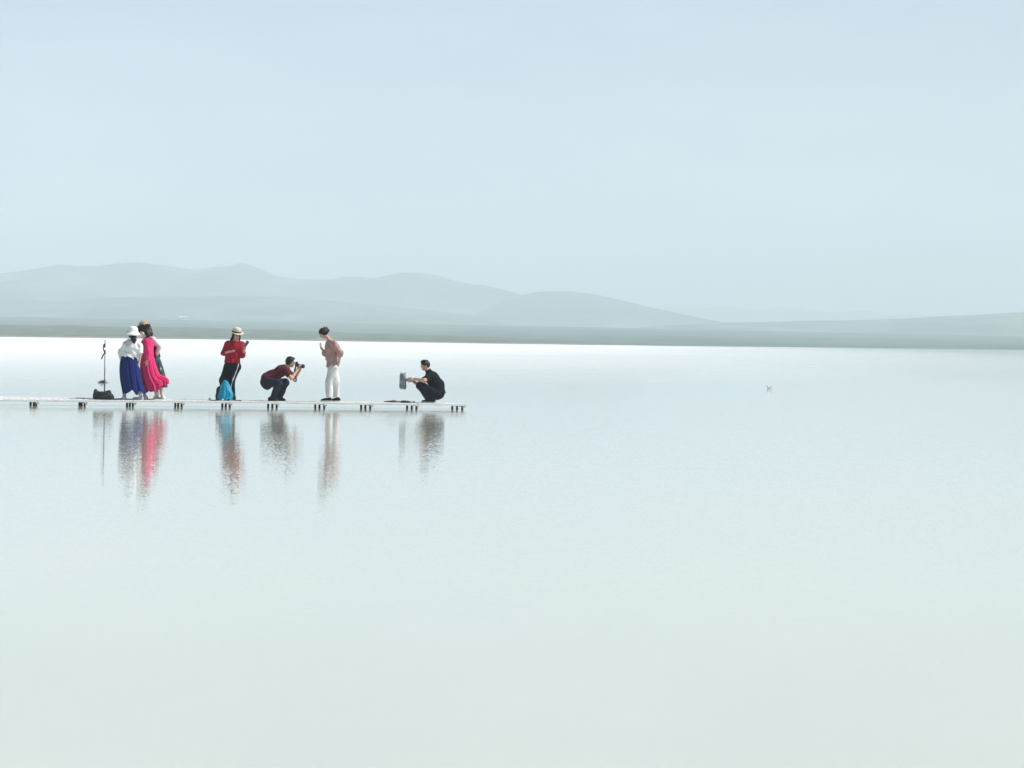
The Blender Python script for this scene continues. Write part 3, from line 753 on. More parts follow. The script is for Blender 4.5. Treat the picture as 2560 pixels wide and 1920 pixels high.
# ---- the photographer, squatting, facing right
def photographer():
    P = Person(690, .80, 'man in maroon T-shirt and dark jeans squatting to take a photograph'); J = P.J; B = P.B
    pel, wai, che, nb = J(669, 953), J(684, 940), J(703, 927), J(715, 918)
    P.head(J(726, 905), (.98, -.05, -.14), (.14, 0, .98), 1.0)
    P.torso([pel, wai, che, nb], [.145, .118, .115, .07], Yv, [1.15, 1.2, 1.3])
    P.neck(nb, .056)
    shn, shf = J(714, 927, -.17), J(717, 926, .17)
    eln, wrn = J(728.5, 946, -.20), J(744.5, 924, -.07)
    elf, wrf = J(737, 944, .17), J(749.5, 926, .05)
    B.cap(che, shn, .09, .062, .04); B.cap(che, shf, .09, .062, .04)
    P.arm(shn, eln, wrn, (.054, .043, .028)); P.arm(shf, elf, wrf, (.054, .043, .028))
    P.hand(wrn, (.35, .02, .95), (.75, .65, -.1), 1, .55)
    P.hand(wrf, (.30, .0, .75), (.6, -.7, .2), -1, .5)
    hn, hf = J(669, 956, -.10), J(671, 956, .10); kn, kf = J(697, 958, -.32), J(713, 956.5, .14)
    an, af = J(682, 993, -.17), J(698, 993, .14)
    P.leg(hn, kn, an, (.10, .066, .042)); P.leg(hf, kf, af, (.10, .066, .042))
    M_ = cloth('maroon_tshirt', (0.085, 0.012, 0.024)); T = Solid(.007)
    T.cap(J(669.5, 948.5), wai, .160, .134, .05, (Yv, 1.15)); P.shirt_torso(T, .014, 1, 3, cut=(0, 1))
    for a, b in ((shn, eln), (shf, elf)):
        T.cap(che, a, .10, .07, .05); T.cap(a, a + (b - a) * .62, .068, .064, .03, None, (0, 1))
    T.fold = folds(.009, 21, (34, 34, 26)); t = P.part('tshirt', T, M_)
    D = cloth('dark_jeans', (0.017, 0.022, 0.038)); L = Solid(.007)
    L.cap(J(668, 956), J(671, 955), .160, .150, .05, (Yv, 1.15))
    for h, k_, a in ((hn, kn, an), (hf, kf, af)): L.chain([h, k_, a - Zv * .035], (.112, .084, .066), .03, None, (0, 1))
    L.fold = folds(.007, 22); P.part('jeans', L, D)
    SH = cloth('dark_shoe', (0.018, 0.019, 0.024)); SO = cloth('dark_sole', (0.06, 0.06, 0.065))
    P.shoe(671, 696, -.16, -.27, SH, SO, an=an); P.shoe(687, 713.5, .13, .10, SH, SO, an=af)
    h = P.hairsolid(.016, (.88, -.47), .036); h.cap(P.hc - P.hf * .06 - P.hu * .02, P.hc - P.hf * .05 - P.hu * .055, .05, .04)
    h.cap(P.hc + P.hu * .09 + P.hf * .05, P.hc + P.hu * .085 + P.hf * .098, .030, .018); P.part('hair', h, HAIRM)
    P.face(); P.finish()
    # the camera he looks through
    c0 = J(741, 912, -.01); f = unit((1, 0, -.20)); sd, f, u = frame(f, (0, 0, 1))
    K = empty('camera_with_lens', c0); tag(K, 'black camera with long hooded lens held to the face of the squatting man', 'camera')
    BL = noisy('black_camera', (0.012, 0.013, 0.015), (0.03, 0.031, 0.034), 50, 0.4, .1)
    A = (sd, f, u)
    link('camera_body', boxmesh('camera_body', c0, A, (.068, .030, .046), c0, .01), BL, K)
    link('viewfinder', boxmesh('viewfinder', c0 + u * .055 - f * .004, A, (.026, .034, .018), c0, .008), BL, K)
    link('grip', boxmesh('grip', c0 - sd * .060 + f * .034 - u * .006, A, (.016, .016, .04), c0, .008), BL, K)
    ln = link('lens', lathe('lens', [(.030, .028), (.036, .03), (.036, .07), (.038, .072), (.038, .13), (.034, .132), (.034, .128)], c0, sd, -u, f, c0, 28), BL, K, smooth=True)
    ho = link('lens_hood', lathe('lens_hood', [(.037, .125), (.041, .127), (.052, .20), (.049, .20), (.036, .128)], c0, sd, -u, f, c0, 28,
              lambda th, r, h: (r, h - (.022 * (math.cos(2 * th) < 0) if h > .19 else 0))), BL, K, smooth=True)
    GL = noisy('lens_glass', (0.01, 0.012, 0.02), (0.02, 0.02, 0.035), 10, .05, spec=.8)
    link('front_glass', lathe('front_glass', [(.032, .118), (.020, .123), (.004, .125)], c0, sd, -u, f, c0, 24), GL, ln, smooth=True)
    pts = [c0 - sd * .07 + u * .03, J(737.5, 922, -.10), J(735.5, 933, -.08), J(733, 943, -.09), J(735, 951, -.1), J(738, 953.5, -.1), J(741, 950, -.09), J(738.5, 942, -.06), J(737, 933, .0), c0 + sd * .068 + u * .03]
    link('strap', tube_mesh('strap', spline(pts, 6), .016, c0, 8, (1, .18)), BL, K, smooth=True)
photographer()

# ---- the man in black squatting at the end, facing left
def man_in_black():
    P = Person(1075, .75, 'man in black shirt and dark trousers squatting near the end of the boardwalk'); J = P.J; B = P.B
    pel, wai, che, nb = J(1093, 982), J(1094, 964), J(1082, 947), J(1071, 930)
    P.head(J(1063, 913), (-.96, -.22, -.08), (-.02, 0, 1), 1.02)
    P.torso([pel, wai, che, nb], [.150, .142, .138, .07], Yv, [1.12, 1.2, 1.25])
    P.neck(nb, .058)
    shn, shf = J(1075, 941, -.18), J(1072, 941, .18)
    eln, wrn = J(1060.5, 951.5, -.33), J(1031, 946.5, -.14)
    elf, wrf = J(1045, 961, .12), J(1029, 951, .02)
    B.cap(che, shn, .09, .064, .04); B.cap(che, shf, .09, .064, .04)
    P.arm(shn, eln, wrn, (.056, .047, .030)); P.arm(shf, elf, wrf, (.056, .047, .030))
    P.hand(wrn, (-.9, .25, -.1), (-.2, .9, -.1), 1, .5)
    P.hand(wrf, (-.95, -.15, .05), (.1, -.9, .3), -1, .5)
    hn, hf = J(1092, 985, -.11), J(1092, 985, .11); kn, kf = J(1051, 963.5, -.20), J(1050, 964, .17)
    an, af = J(1075, 995, -.13), J(1073, 995, .12)
    P.leg(hn, kn, an, (.102, .068, .042)); P.leg(hf, kf, af, (.102, .068, .042))
    T = Solid(.007); T.cap(J(1096, 984), wai, .168, .148, .05, (Yv, 1.12), (1, 0)); P.shirt_torso(T, .014, 1, 3, cut=(0, 1))
    for a, b in ((shn, eln), (shf, elf)):
        T.cap(che, a, .10, .072, .05); T.cap(a, a + (b - a) * .70, .072, .070, .03, None, (0, 1))
    T.cap(J(1078, 927.5, -.03), J(1066, 932, -.02), .062, .058, .02, (Yv, 1.15), (1, 1))        # collar
    T.fold = folds(.006, 31)
    P.part('shirt', T, cloth('black_shirt', (0.007, 0.008, 0.010)))
    D = cloth('navy_trousers', (0.007, 0.010, 0.020)); L = Solid(.007)
    L.cap(pel, pel + (wai - pel) * .4, .166, .148, .05, (Yv, 1.12), (0, 1))
    for h, k_, a in ((hn, kn, an), (hf, kf, af)): L.chain([h, k_, a - Zv * .035], (.118, .090, .066), .03, None, (0, 1))
    L.fold = folds(.006, 32); P.part('trousers', L, D)
    SH = cloth('black_sneaker', (0.009, 0.011, 0.016)); SO = cloth('white_sole', (0.72, 0.72, 0.70), .08)
    P.shoe(1088, 1055.5, -.13, -.17, SH, SO, an=an); P.shoe(1086, 1053.5, .12, .14, SH, SO, an=af)
    h = P.hairsolid(.011, (.50, -.86), .018)
    h.cap(P.hc + P.hu * .095 + P.hf * .02, P.hc + P.hu * .088 + P.hf * .085, .032, .022); P.part('hair', h, HAIRM)
    d = unit(wrn - eln); w = wrn - d * .02
    P.add('bracelet', lathe('bracelet', [(.034, -.022), (.038, -.020), (.038, .020), (.034, .022), (.030, .022)], w, *[frame(d, Zv)[i] for i in (0, 2, 1)], P.base, 24),
          noisy('white_wristband', (0.78, 0.76, 0.66), (0.86, 0.85, 0.78), 30, .6))
    P.face(); P.finish()
    # the cloth bundle in his hands
    c = J(1007, 950, 0.0); S = Solid(.006)
    for (a, b, r0, r1) in [((1002, 929), (1003, 945), .006, .035), ((1012.5, 933.5), (1011, 946), .008, .035), ((1003, 940), (1002.5, 968), .036, .034), ((1010.5, 942), (1011, 967), .036, .026),
                           ((1007, 937), (1007, 962), .04, .05), ((1002.5, 966), (1002.5, 971), .03, .012), ((1011.5, 966), (1012, 970.5), .022, .009)]:
        S.cap(J(*a, .0), J(*b, .0), r0, r1, .02, (Yv, 1.15))
    S.cap(J(1019, 948, -.04), J(1010, 948, -.02), .012, .03, .02)
    g = folds(.010, 77, (30, 30, 9)); S.fold = g
    t = NT('blue_grey_striped_cloth'); v = t.coord('Object', (1, 1, 1))
    wv = t.n('ShaderNodeTexWave', wave_type='BANDS', bands_direction='DIAGONAL'); wv.inputs['Scale'].default_value = 2.6; wv.inputs['Distortion'].default_value = 2.2; wv.inputs['Detail'].default_value = 2
    t.l(v, wv.inputs['Vector'])
    t.l(t.ramp(wv.outputs['Fac'], [(.15, (.20, .21, .20)), (.45, (.10, .14, .30)), (.62, (.20, .26, .46)), (.85, (.27, .28, .26))]), t.b.inputs['Base Color']); t.b.inputs['Roughness'].default_value = .9
    tag(link('cloth_bundle', S.mesh('cloth_bundle', c), t.m), 'crumpled blue and grey striped cloth held out by the man in black', 'cloth').location = Vector(c)
man_in_black()

# ---- the woman in the pink sweater, facing left
def pink_sweater():
    P = Person(829, .75, 'woman in dusty pink sweater and white trousers with head bowed, one hand behind back'); J = P.J; B = P.B
    pel, wai, che, nb = J(832, 915), J(830, 893), J(829, 868), J(825, 852)
    P.head(J(808.5, 833), (-.80, -.06, -.60), (-.60, 0, .80), .97)
    P.torso([pel, wai, che, nb], [.118, .095, .105, .06], Yv, [1.3, 1.3, 1.35])
    P.neck(nb, .045)
    shn, shf = J(833, 858, -.16), J(827, 859, .15)
    eln, wrn = J(851, 881, -.20), J(848, 903.5, -.14)
    elf, wrf = J(813.5, 884, .14), J(803, 870, .08)
    B.cap(che, shn, .08, .055, .04); B.cap(che, shf, .08, .055, .04)
    P.arm(shn, eln, wrn); P.arm(shf, elf, wrf)
    P.hand(wrn, (-.35, .1, -.9), (-.3, .9, 0), -1, .35, .95); P.hand(wrf, (-.32, -.05, .95), (.95, 0, .3), 1, .75, .95)
    hn, hf = J(834, 919, -.085), J(831, 919, .085); kn, kf = J(822.5, 955, -.09), J(840, 955, .09); an, af = J(823, 989, -.09), J(841.5, 989, .10)
    P.leg(hn, kn, an); P.leg(hf, kf, af)
    T = Solid(.007); P.shirt_torso(T, .024, 0, 3, cut=(1, 1)); T.cap(wai, che, .13, .13, .05, (Yv, 1.25))
    for a, b, w, e in ((shn, eln, wrn, .45), (shf, elf, wrf, .35)):
        T.cap(che, a, .095, .07, .05); T.cap(a, b, .068, .062, .03); T.cap(b, b + (w - b) * e, .060, .052, .02, None, (0, 1))
    T.fold = folds(.011, 41, (36, 36, 24))
    P.part('sweater', T, cloth('dusty_pink_knit', (0.41, 0.255, 0.24), .14, .6, 45))
    L = Solid(.007); L.cap(J(832, 922), J(832, 905), .118, .105, .05, (Yv, 1.25))
    for h, k_, a in ((hn, kn, an), (hf, kf, af)): L.chain([h, k_, a - Zv * .030], (.102, .076, .066), .035, None, (0, 1))
    L.fold = folds(.010, 42, (24, 24, 12))
    P.part('trousers', L, cloth('white_linen', (0.62, 0.63, 0.61), .07))
    SH = cloth('black_runner', (0.009, 0.011, 0.017)); SO = cloth('pale_sole', (0.66, 0.66, 0.62), .08)
    P.shoe(829, 801, -.09, -.12, SH, SO, an=an); P.shoe(850, 828, .10, .09, SH, SO, an=af)
    h = P.hairsolid(.013, (.84, -.54), .040); c, f, u, sd = P.hc, P.hf, P.hu, P.hs
    h.cap(c - f * .08 + u * .03, c - f * .115 - u * .005, .05, .042); P.part('hair', h, HAIRM)
    b = Solid(.005); q = c - f * .105 + u * .055
    b.cap(q - u * .03, q + u * .03, .028, .018); b.cap(q + u * .03 - f * .0, q + u * .062 + f * .012, .016, .010); b.cap(q - f * .03 - u * .03, q - f * .045 + u * .02, .02, .009); P.part('hair_bun', b, HAIRM)
    cl = Solid(.004); cl.cap(q - u * .045 - sd * .03, q + u * .035 - sd * .022, .010, .008); cl.cap(q - u * .045 + sd * .03, q + u * .035 + sd * .022, .010, .008)
    P.part('hair_claw', cl, noisy('dark_claw_clip', (0.02, 0.018, 0.02), (0.04, 0.036, 0.04), 20, .3)); P.face(); P.finish()
pink_sweater()

# ---- the woman in red with a phone
def red_top():
    P = Person(567, .85, 'woman in red top and black track trousers looking at a phone'); J = P.J; B = P.B
    pel, wai, che, nb = J(580.5, 912), J(582, 890), J(586, 869), J(588, 854)
    P.head(J(590.5, 838.5), (.52, -.82, -.22), (.10, -.18, .97), .98)
    P.torso([pel, wai, che, nb], [.104, .078, .096, .055], Xv, [1.42, 1.42, 1.4])
    P.neck(nb, .045)
    shl, shr = J(569.5, 859), J(604, 861)
    ell, wrl = J(558, 883, -.03), J(571, 879.5, -.17)
    elr, wrr = J(606.5, 889.5, -.03), J(612, 871, -.16)
    B.cap(che, shl, .07, .05, .04); B.cap(che, shr, .07, .05, .04)
    P.arm(shl, ell, wrl); P.arm(shr, elr, wrr)
    P.hand(wrl, (.95, -.12, .12), (.1, .5, .85), -1, .18, .98, .6); P.hand(wrr, (.15, -.10, .98), (.3, .9, .0), 1, .5, .95)
    hl, hr = J(572, 918), J(590, 918); kl, kr = J(558, 951, -.06), J(577.5, 953, -.07); al, ar = J(560, 990, .05), J(581, 990, .0)
    P.leg(hl, kl, al); P.leg(hr, kr, ar)
    T = Solid(.007); P.shirt_torso(T, .026, 0, 1, cut=(0, 0)); P.shirt_torso(T, .018, 1, 3, cut=(0, 1))
    for a, b, w in ((shl, ell, wrl), (shr, elr, wrr)):
        T.cap(che, a, .085, .062, .05); T.cap(a, b, .060, .052, .03); T.cap(b, b + (w - b) * .45, .050, .046, .02, None, (0, 1))
    T.clip(J(581, 906), unit((-.06, 0, -1))); T.fold = folds(.008, 51, (36, 36, 22))
    P.part('top', T, cloth('red_top', (0.34, 0.008, 0.030), .16))
    L = Solid(.007); L.cap(J(581, 918), J(581.5, 903), .116, .108, .05, (Xv, 1.42), (0, 1))
    for h, k_, a in ((hl, kl, al), (hr, kr, ar)): L.chain([h, k_, a - Zv * .03], (.105, .080, .064), .05, None, (0, 1))
    L.fold = folds(.007, 52); o = P.part('track_trousers', L, cloth('black_track', (0.006, 0.009, 0.016)))
    bv = bvh_of(o, P.base); pts = [project(bv, a, b) for a, b in ((596.5, 909), (595, 916), (592.5, 924), (589, 933), (585, 943), (581.5, 952), (579, 961), (577.5, 970), (578, 980))]
    P.add('side_stripe', strip('side_stripe', spline([p for p in pts if p is not None], 4), .020, .006, P.base), noisy('white_stripe', (.72, .72, .72), (.82, .82, .82), 30, .8), smooth=False)
    SH = cloth('white_trainer', (0.66, 0.66, 0.65), .08); SO = cloth('trainer_sole', (0.7, 0.7, 0.68), .06)
    P.shoe(561, 553, .08, -.15, SH, SO, an=al); P.shoe(580, 586, .04, -.19, SH, SO, an=ar)
    c, sd, f, u = P.hc, P.hs, P.hf, P.hu
    h = P.hairsolid(.012, (.93, -.36), .028)
    for g in (-1, 1): h.chain([c + sd * g * .070 - u * .02, c + sd * g * .085 - u * .10, c + sd * g * .10 - u * .17 - f * .02, c + sd * g * .11 - u * .24 - f * .01], [.034, .040, .036, .014], .03)
    h.chain([c - f * .08 - u * .03, c - f * .09 - u * .13, c - f * .08 - u * .23], [.055, .06, .025], .03); P.part('hair', h, HAIRM)
    hu_ = unit(u + np.array([-.10, .18, 0])); s2, f2, u2 = frame(f, hu_)
    W = noisy('white_hat', (0.50, 0.45, 0.36), (0.60, 0.55, 0.46), 60, .85, .2)
    hat = P.add('hat', lathe('hat', [(.168, .034), (.145, .030), (.118, .034), (.106, .042), (.104, .09), (.098, .13), (.080, .158), (.045, .172), (.004, .176)], c + u2 * .036, s2, f2, u2, P.base, 48,
            lambda th, r, h: (r * (1.0 + .06 * math.sin(th)), h * .92 + (.012 * math.cos(2 * th) * (r > .12)) - .018 * (r > .17))), W); thick(hat, .006)
    bd = P.add('hat_band', lathe('hat_band', [(.112, .046), (.1115, .072), (.106, .072), (.106, .047)], c + u2 * .033, s2, f2, u2, P.base, 40, lambda th, r, h: (r * (1.0 + .06 * math.sin(th)), h)), HAIRM, hat); thick(bd, .003)
    P.face(); P.finish()
    ph = J(616, 859.5, -.20); d = unit(J(620.5, 852.5, -.20) - J(611.5, 866.5, -.20)); n = unit(np.array([-.35, .9, .25]) - d * (np.array([-.35, .9, .25]) @ d)); w = np.cross(d, n)
    K = empty('phone', ph); tag(K, 'dark smartphone held up in the hand of the woman in red', 'phone')
    link('case', boxmesh('case', ph, (w, d, n), (.036, .076, .0045), ph, .003), noisy('phone_case', (.10, .075, .085), (.15, .12, .13), 30, .4), K)
    link('screen', boxmesh('screen', ph + n * .0052, (w, d, n), (.033, .072, .0008), ph), noisy('phone_screen', (.02, .022, .03), (.03, .033, .04), 8, .1, spec=.6), K)
    link('lens_block', boxmesh('lens_block', ph - n * .0055 + d * .052 - w * .015, (w, d, n), (.014, .014, .0015), ph, .001), noisy('phone_lens', (.05, .05, .055), (.08, .08, .085), 20, .2), K)
red_top()

# ---- the three women close together
def blue_skirt():
    P = Person(335, .42, 'woman in white blouse and long blue skirt wearing white hat, seen from behind', SKIN_P); J = P.J; B = P.B
    pel, wai, che, nb = J(324, 906), J(325, 888), J(330, 868), J(334, 851)
    P.head(J(332, 832), (.62, .74, -.10), (-.26, -.02, .95), .97)
    P.torso([pel, wai, che, nb], [.115, .095, .10, .055], Xv, [1.45, 1.4, 1.45])
    P.neck(nb, .045)
    shl, shr = J(315.5, 861), J(347.5, 863); ell, wrl = J(301.5, 880, .05), J(304, 897, .17); elr, wrr = J(351, 884, -.02), J(347.5, 908, .0)
    B.cap(che, shl, .07, .05, .04); B.cap(che, shr, .07, .05, .04); P.arm(shl, ell, wrl); P.arm(shr, elr, wrr)
    P.hand(wrl, (.3, .8, -.3), (.9, -.3, 0), -1, .4, .95); P.hand(wrr, (-.06, .1, -1), (-.9, .3, 0), -1, .22, .95)
    hl, hr = J(316, 915), J(333, 915); kl, kr = J(313, 952), J(343, 952, .02); al, ar = J(311, 988), J(350.5, 987, .0)
    P.leg(hl, kl, al); P.leg(hr, kr, ar)
    W = cloth('white_blouse', (0.74, 0.75, 0.77), .06); T = Solid(.007); T.cap(J(324, 889.5), wai, .142, .118, .05, (Xv, 1.30), (1, 0)); P.shirt_torso(T, .022, 1, 3, cut=(0, 1))
    T.chain([che, shl, ell, wrl], [.090, .064, .054, .045], .03, None, (0, 1)); T.chain([che, shr, shr + (elr - shr) * .95], [.090, .064, .062], .03, None, (0, 1))
    T.fold = folds(.009, 61, (34, 34, 26)); P.part('blouse', T, W)
    skirt(P, 'skirt', 884, 984, [(884, 312, 337), (891, 306, 342), (900, 300.5, 344), (915, 298.8, 347), (930, 298.8, 350), (945, 300, 352.5), (960, 302.5, 355.5), (972, 305, 359), (984, 307, 363)],
          [(296, 985), (309, 986), (318, 981), (326, 980), (332, 976.5), (338, 983), (343, 987), (348, 979), (354, 982), (362, 985), (370, 984)], .02, (.13, .24), cloth('royal_blue_cotton', (0.007, 0.020, 0.135), .07, .3, 60), (11, 19), .13, 61)
    SH = cloth('white_sneaker', (0.68, 0.67, 0.66), .08); SO = cloth('sneaker_sole', (0.62, 0.60, 0.58), .08); SG = cloth('grey_white_sneaker', (0.42, 0.40, 0.40), .3, .2, 12)
    P.shoe(309, 313, -.12, .12, SH, SO, .085, an=al); P.shoe(358, 332, -.02, .02, SG, SO, .085, an=ar)
    for a in (al, ar):
        P.add('sock', tube_mesh('sock', [a - Zv * .02, a + Zv * .02, a + Zv * .045], [.046, .043, .041], P.base, 16), cloth('white_sock', (.72, .70, .69), .06))
    c, sd, f, u = P.hc, P.hs, P.hf, P.hu
    h = P.hairsolid(.004, (.93, -.36), .03); h.chain([c - f * .05 - u * .05, J(336, 848, -.10), J(340, 858, -.14), J(338, 868, -.15)], [.070, .066, .050, .016], .04); P.part('hair', h, HAIRM)
    s2, f2, u2 = frame(f, unit(u + np.array([-.04, -.34, 0])))
    hat = P.add('hat', lathe('hat', [(.190, -.052), (.155, -.012), (.126, .022), (.112, .045), (.108, .09), (.100, .130), (.078, .156), (.040, .166), (.004, .168)], c - u * .018, s2, f2, u2, P.base, 48,
            lambda th, r, h: (r * (1 + .04 * math.sin(3 * th + .5)), h + (.014 * math.sin(2 * th + 1) + .008 * math.sin(5 * th)) * (r > .11))), cloth('white_cotton_hat', (0.80, 0.79, 0.77), .05)); thick(hat, .006)
    P.finish()
blue_skirt()

def pink_dress():
    P = Person(372, .70, 'woman in long bright pink dress and navy hat leaning in between two friends'); J = P.J; B = P.B
    pel, wai, che, nb = J(369.5, 906), J(368, 886), J(367.5, 863), J(364, 848)
    P.head(J(355.5, 827), (-.86, -.30, -.42), (-.42, -.05, .90), .97)
    P.torso([pel, wai, che, nb], [.108, .090, .098, .055], Yv, [1.4, 1.4, 1.4])
    P.neck(nb, .045)
    shn, shf = J(369, 854, -.15), J(365, 854, .15); eln, wrn = J(368.5, 880, -.19), J(367.5, 900, -.20); elf, wrf = J(359, 880, .18), J(353, 896, .10)
    B.cap(che, shn, .07, .05, .04); B.cap(che, shf, .07, .05, .04); P.arm(shn, eln, wrn); P.arm(shf, elf, wrf)
    P.hand(wrn, (-.05, -.05, -1), (-.5, .85, 0), -1, .3, .95); P.hand(wrf, (-.4, -.3, -.8), (.5, -.6, 0), 1, .4, .95)
    hn, hf = J(369, 914, -.08), J(370, 914, .08); kn, kf = J(364, 952, -.08), J(382, 952, .08); an, af = J(361.5, 988, -.08), J(390, 981, .08)
    P.leg(hn, kn, an); P.leg(hf, kf, af)
    PK = cloth('bright_pink_cotton', (0.64, 0.030, 0.150), .06, .3, 60); T = Solid(.007); P.shirt_torso(T, .020, 0, 3, cut=(1, 1))
    T.chain([che, shn, eln, wrn], [.085, .064, .060, .052], .04, None, (0, 1)); T.chain([che, shf, elf, wrf], [.085, .064, .058, .05], .04, None, (0, 1))
    T.cap(che, J(369, 900), .118, .125, .05, (Yv, 1.3)); T.fold = folds(.010, 71, (52, 52, 7)); P.part('dress_bodice', T, PK)
    skirt(P, 'dress_skirt', 884, 978, [(884, 354, 381), (893, 351.5, 385), (905, 350, 388), (920, 350, 391.5), (932, 350.5, 395.5), (942, 351.5, 401), (950, 353, 408), (958, 355.5, 417), (966, 358, 421), (978, 361, 421)],
          [(345, 985), (362, 983), (366, 980), (374, 977.5), (385, 978), (394, 976), (401, 969.5), (410, 964), (420, 958.5), (426, 957)], .0, (.16, .30), PK, (13, 22), .20, 72)
    P.add('bracelet', tube_mesh('bracelet', [wrn + Zv * .010, wrn - Zv * .022], [.040, .038], P.base, 18), noisy('pale_cuff', (.66, .58, .5), (.74, .68, .6), 30, .6))
    SH = cloth('white_black_shoe', (0.60, 0.59, 0.58), .2); SO = cloth('white_shoe_sole', (0.66, 0.65, 0.62), .08); P.shoe(368.5, 357, -.05, -.14, SH, SO, an=an)
    # rear foot, heel lifted, weight on the toes
    t0 = J(385, 998, .06); t0[2] = P.z + .018; hl = J(394.5, 979, .08); d = unit(hl - t0); nrm = unit(np.cross(Yv, d))
    S = Solid(.005); S.cap(t0 + d * .02, hl - d * .02 - nrm * .01, .030, .036, .02, (nrm, .75)); S.cap(hl - d * .04, af, .034, .036, .03); S.clip(af + Zv * .02, Zv)
    o = P.part('shoe', S, SH); G = Solid(.004); off = nrm * .020 * (1 if nrm[0] > 0 else -1)
    G.cap(t0 + d * .02 + off, hl - d * .02 + off, .034, .034, .01, (nrm, .32)); P.part('sole', G, cloth('pinkish_sole', (0.46, 0.33, 0.29), .15), o)
    B.cap(af, hl - d * .03, .032, .028, .02); B.cap(hl - d * .03, t0 + d * .03, .028, .020, .02)
    c, sd, f, u = P.hc, P.hs, P.hf, P.hu
    h = P.hairsolid(.012, (.93, -.36), .03); h.chain([c - f * .06 - u * .03, c - f * .09 - u * .10, J(369, 838, -.08), J(370, 845, -.09)], [.07, .062, .045, .018], .04); P.part('hair', h, HAIRM)
    mk = Solid(.005); mk.ell(c + f * .030 - u * .045, (sd, f, u), np.array([.084, .078, .078]), .01); mk.clip(c + u * .012, unit(u + f * .05)); mk.clip(c - f * .035, -f); mk.cap(c + f * .03 - u * .09, c + f * .0 - u * .135, .062, .07, .03)
    P.part('sun_mask', mk, cloth('cream_sun_mask', (0.66, 0.63, 0.53), .08))
    s2, f2, u2 = frame(f, unit(u + np.array([.25, -.10, 0])))
    hat = P.add('hat', lathe('hat', [(.215, .045), (.180, .030), (.130, .034), (.106, .046), (.102, .08), (.094, .105), (.070, .122), (.035, .128), (.004, .130)], c + u * .012, s2, f2, u2, P.base, 48,
            lambda th, r, h: (r, h + (.030 * math.sin(2 * th + .8) + .012 * math.sin(5 * th)) * max(0, (r - .12) / .09))), cloth('navy_hat', (0.006, 0.008, 0.017), .2)); thick(hat, .006)
    P.face(); P.finish()
pink_dress()

def pale_cardigan():
    P = Person(390, 1.00, 'woman in pale pink cardigan, tan hat and dark green skirt behind the pink dress', SKIN_P); J = P.J; B = P.B
    pel, wai, che, nb = J(390, 902), J(386, 882), J(379, 858), J(372, 843)
    P.head(J(362.5, 820), (-.82, .25, -.50), (-.42, .1, .90), .97)
    P.torso([pel, wai, che, nb], [.112, .092, .10, .055], unit((.25, 1, 0)), [1.4, 1.4, 1.4])
    P.neck(nb, .045)
    shn, shf = J(383, 848, -.13), J(374, 850, .15); eln, wrn = J(398.5, 866, -.13), J(392, 886, -.12); elf, wrf = J(366, 872, .22), J(357, 866, .25)
    B.cap(che, shn, .07, .05, .04); B.cap(che, shf, .07, .05, .04); P.arm(shn, eln, wrn); P.arm(shf, elf, wrf)
    P.hand(wrn, (-.55, .2, -.8), (-.5, .8, .2), -1, .45, .95); P.hand(wrf, (-.8, 0, .4), (.2, -.9, 0), 1, .4, .95)
    hn, hf = J(391, 912, -.08), J(393, 912, .08); kn, kf = J(398, 948, -.06), J(390, 948, .1); an, af = J(404, 984, -.06), J(393, 985, .12)
    P.leg(hn, kn, an); P.leg(hf, kf, af)
    T = Solid(.007); P.shirt_torso(T, .018, 2, 3, cut=(0, 1)); T.cap(J(383, 870), che, .095, .108, .05, (unit((.25, 1, 0)), 1.4), (1, 0)); T.chain([che, shn, eln, eln + (wrn - eln) * .9], [.085, .056, .044, .040], .02, None, (0, 1)); T.chain([che, shf, elf, wrf], [.09, .064, .054, .046], .03, None, (0, 1))
    T.fold = folds(.007, 81); P.part('cardigan', T, cloth('pale_pink_cardigan', (0.72, 0.59, 0.60), .07))
    V = Solid(.007); P.shirt_torso(V, .010, 0, 2, cut=(0, 1)); V.fold = folds(.004, 82); V.clip(J(388, 892), unit((0, 0, -1))); P.part('black_top', V, cloth('black_top', (0.018, 0.016, 0.018)))
    t = NT('green_leaf_print'); v = t.coord('Object', (1, 1, .55)); n = t.noise(v, 17, 3)
    t.l(t.ramp(n.outputs['Fac'], [(.42, (.010, .020, .020)), (.54, (.022, .075, .060)), (.60, (.05, .14, .11)), (.66, (.30, .38, .35))]), t.b.inputs['Base Color']); t.b.inputs['Roughness'].default_value = .85
    skirt(P, 'skirt', 880, 968, [(880, 379, 395), (890, 378, 398), (905, 377, 403), (920, 377, 408), (935, 378, 412), (950, 380, 415.5), (968, 383, 418)],
          [(370, 970), (430, 966)], .0, (.13, .24), t.m, (9, 15), .18, 83)
    SH = cloth('white_runner', (0.74, 0.74, 0.73), .06); SO = cloth('white_runner_sole', (0.72, 0.72, 0.70), .05); P.shoe(411, 396, -.10, .06, SH, SO, .085, an=an); P.shoe(398, 384, .08, .20, SH, SO, .085, an=af)
    c, sd, f, u = P.hc, P.hs, P.hf, P.hu
    h = P.hairsolid(.012, (.93, -.36), .03); h.chain([c - f * .06 - u * .02, J(372, 826, -.05), J(376, 834, -.10), J(378, 842, -.12)], [.078, .068, .050, .018], .04); P.part('hair', h, HAIRB)
    s2, f2, u2 = frame(f, unit(u + np.array([.36, 0, .1])))
    hat = P.add('hat', lathe('hat', [(.150, .006), (.128, .020), (.110, .036), (.104, .07), (.098, .115), (.078, .140), (.042, .152), (.004, .155)], c + u * .02, s2, f2, u2, P.base, 44,
            lambda th, r, h: (r, h + .008 * math.sin(2 * th) * (r > .11))), noisy('tan_straw', (0.36, 0.24, 0.15), (0.46, 0.33, 0.22), 90, .9, .5)); thick(hat, .006)
    P.finish()
pale_cardigan()

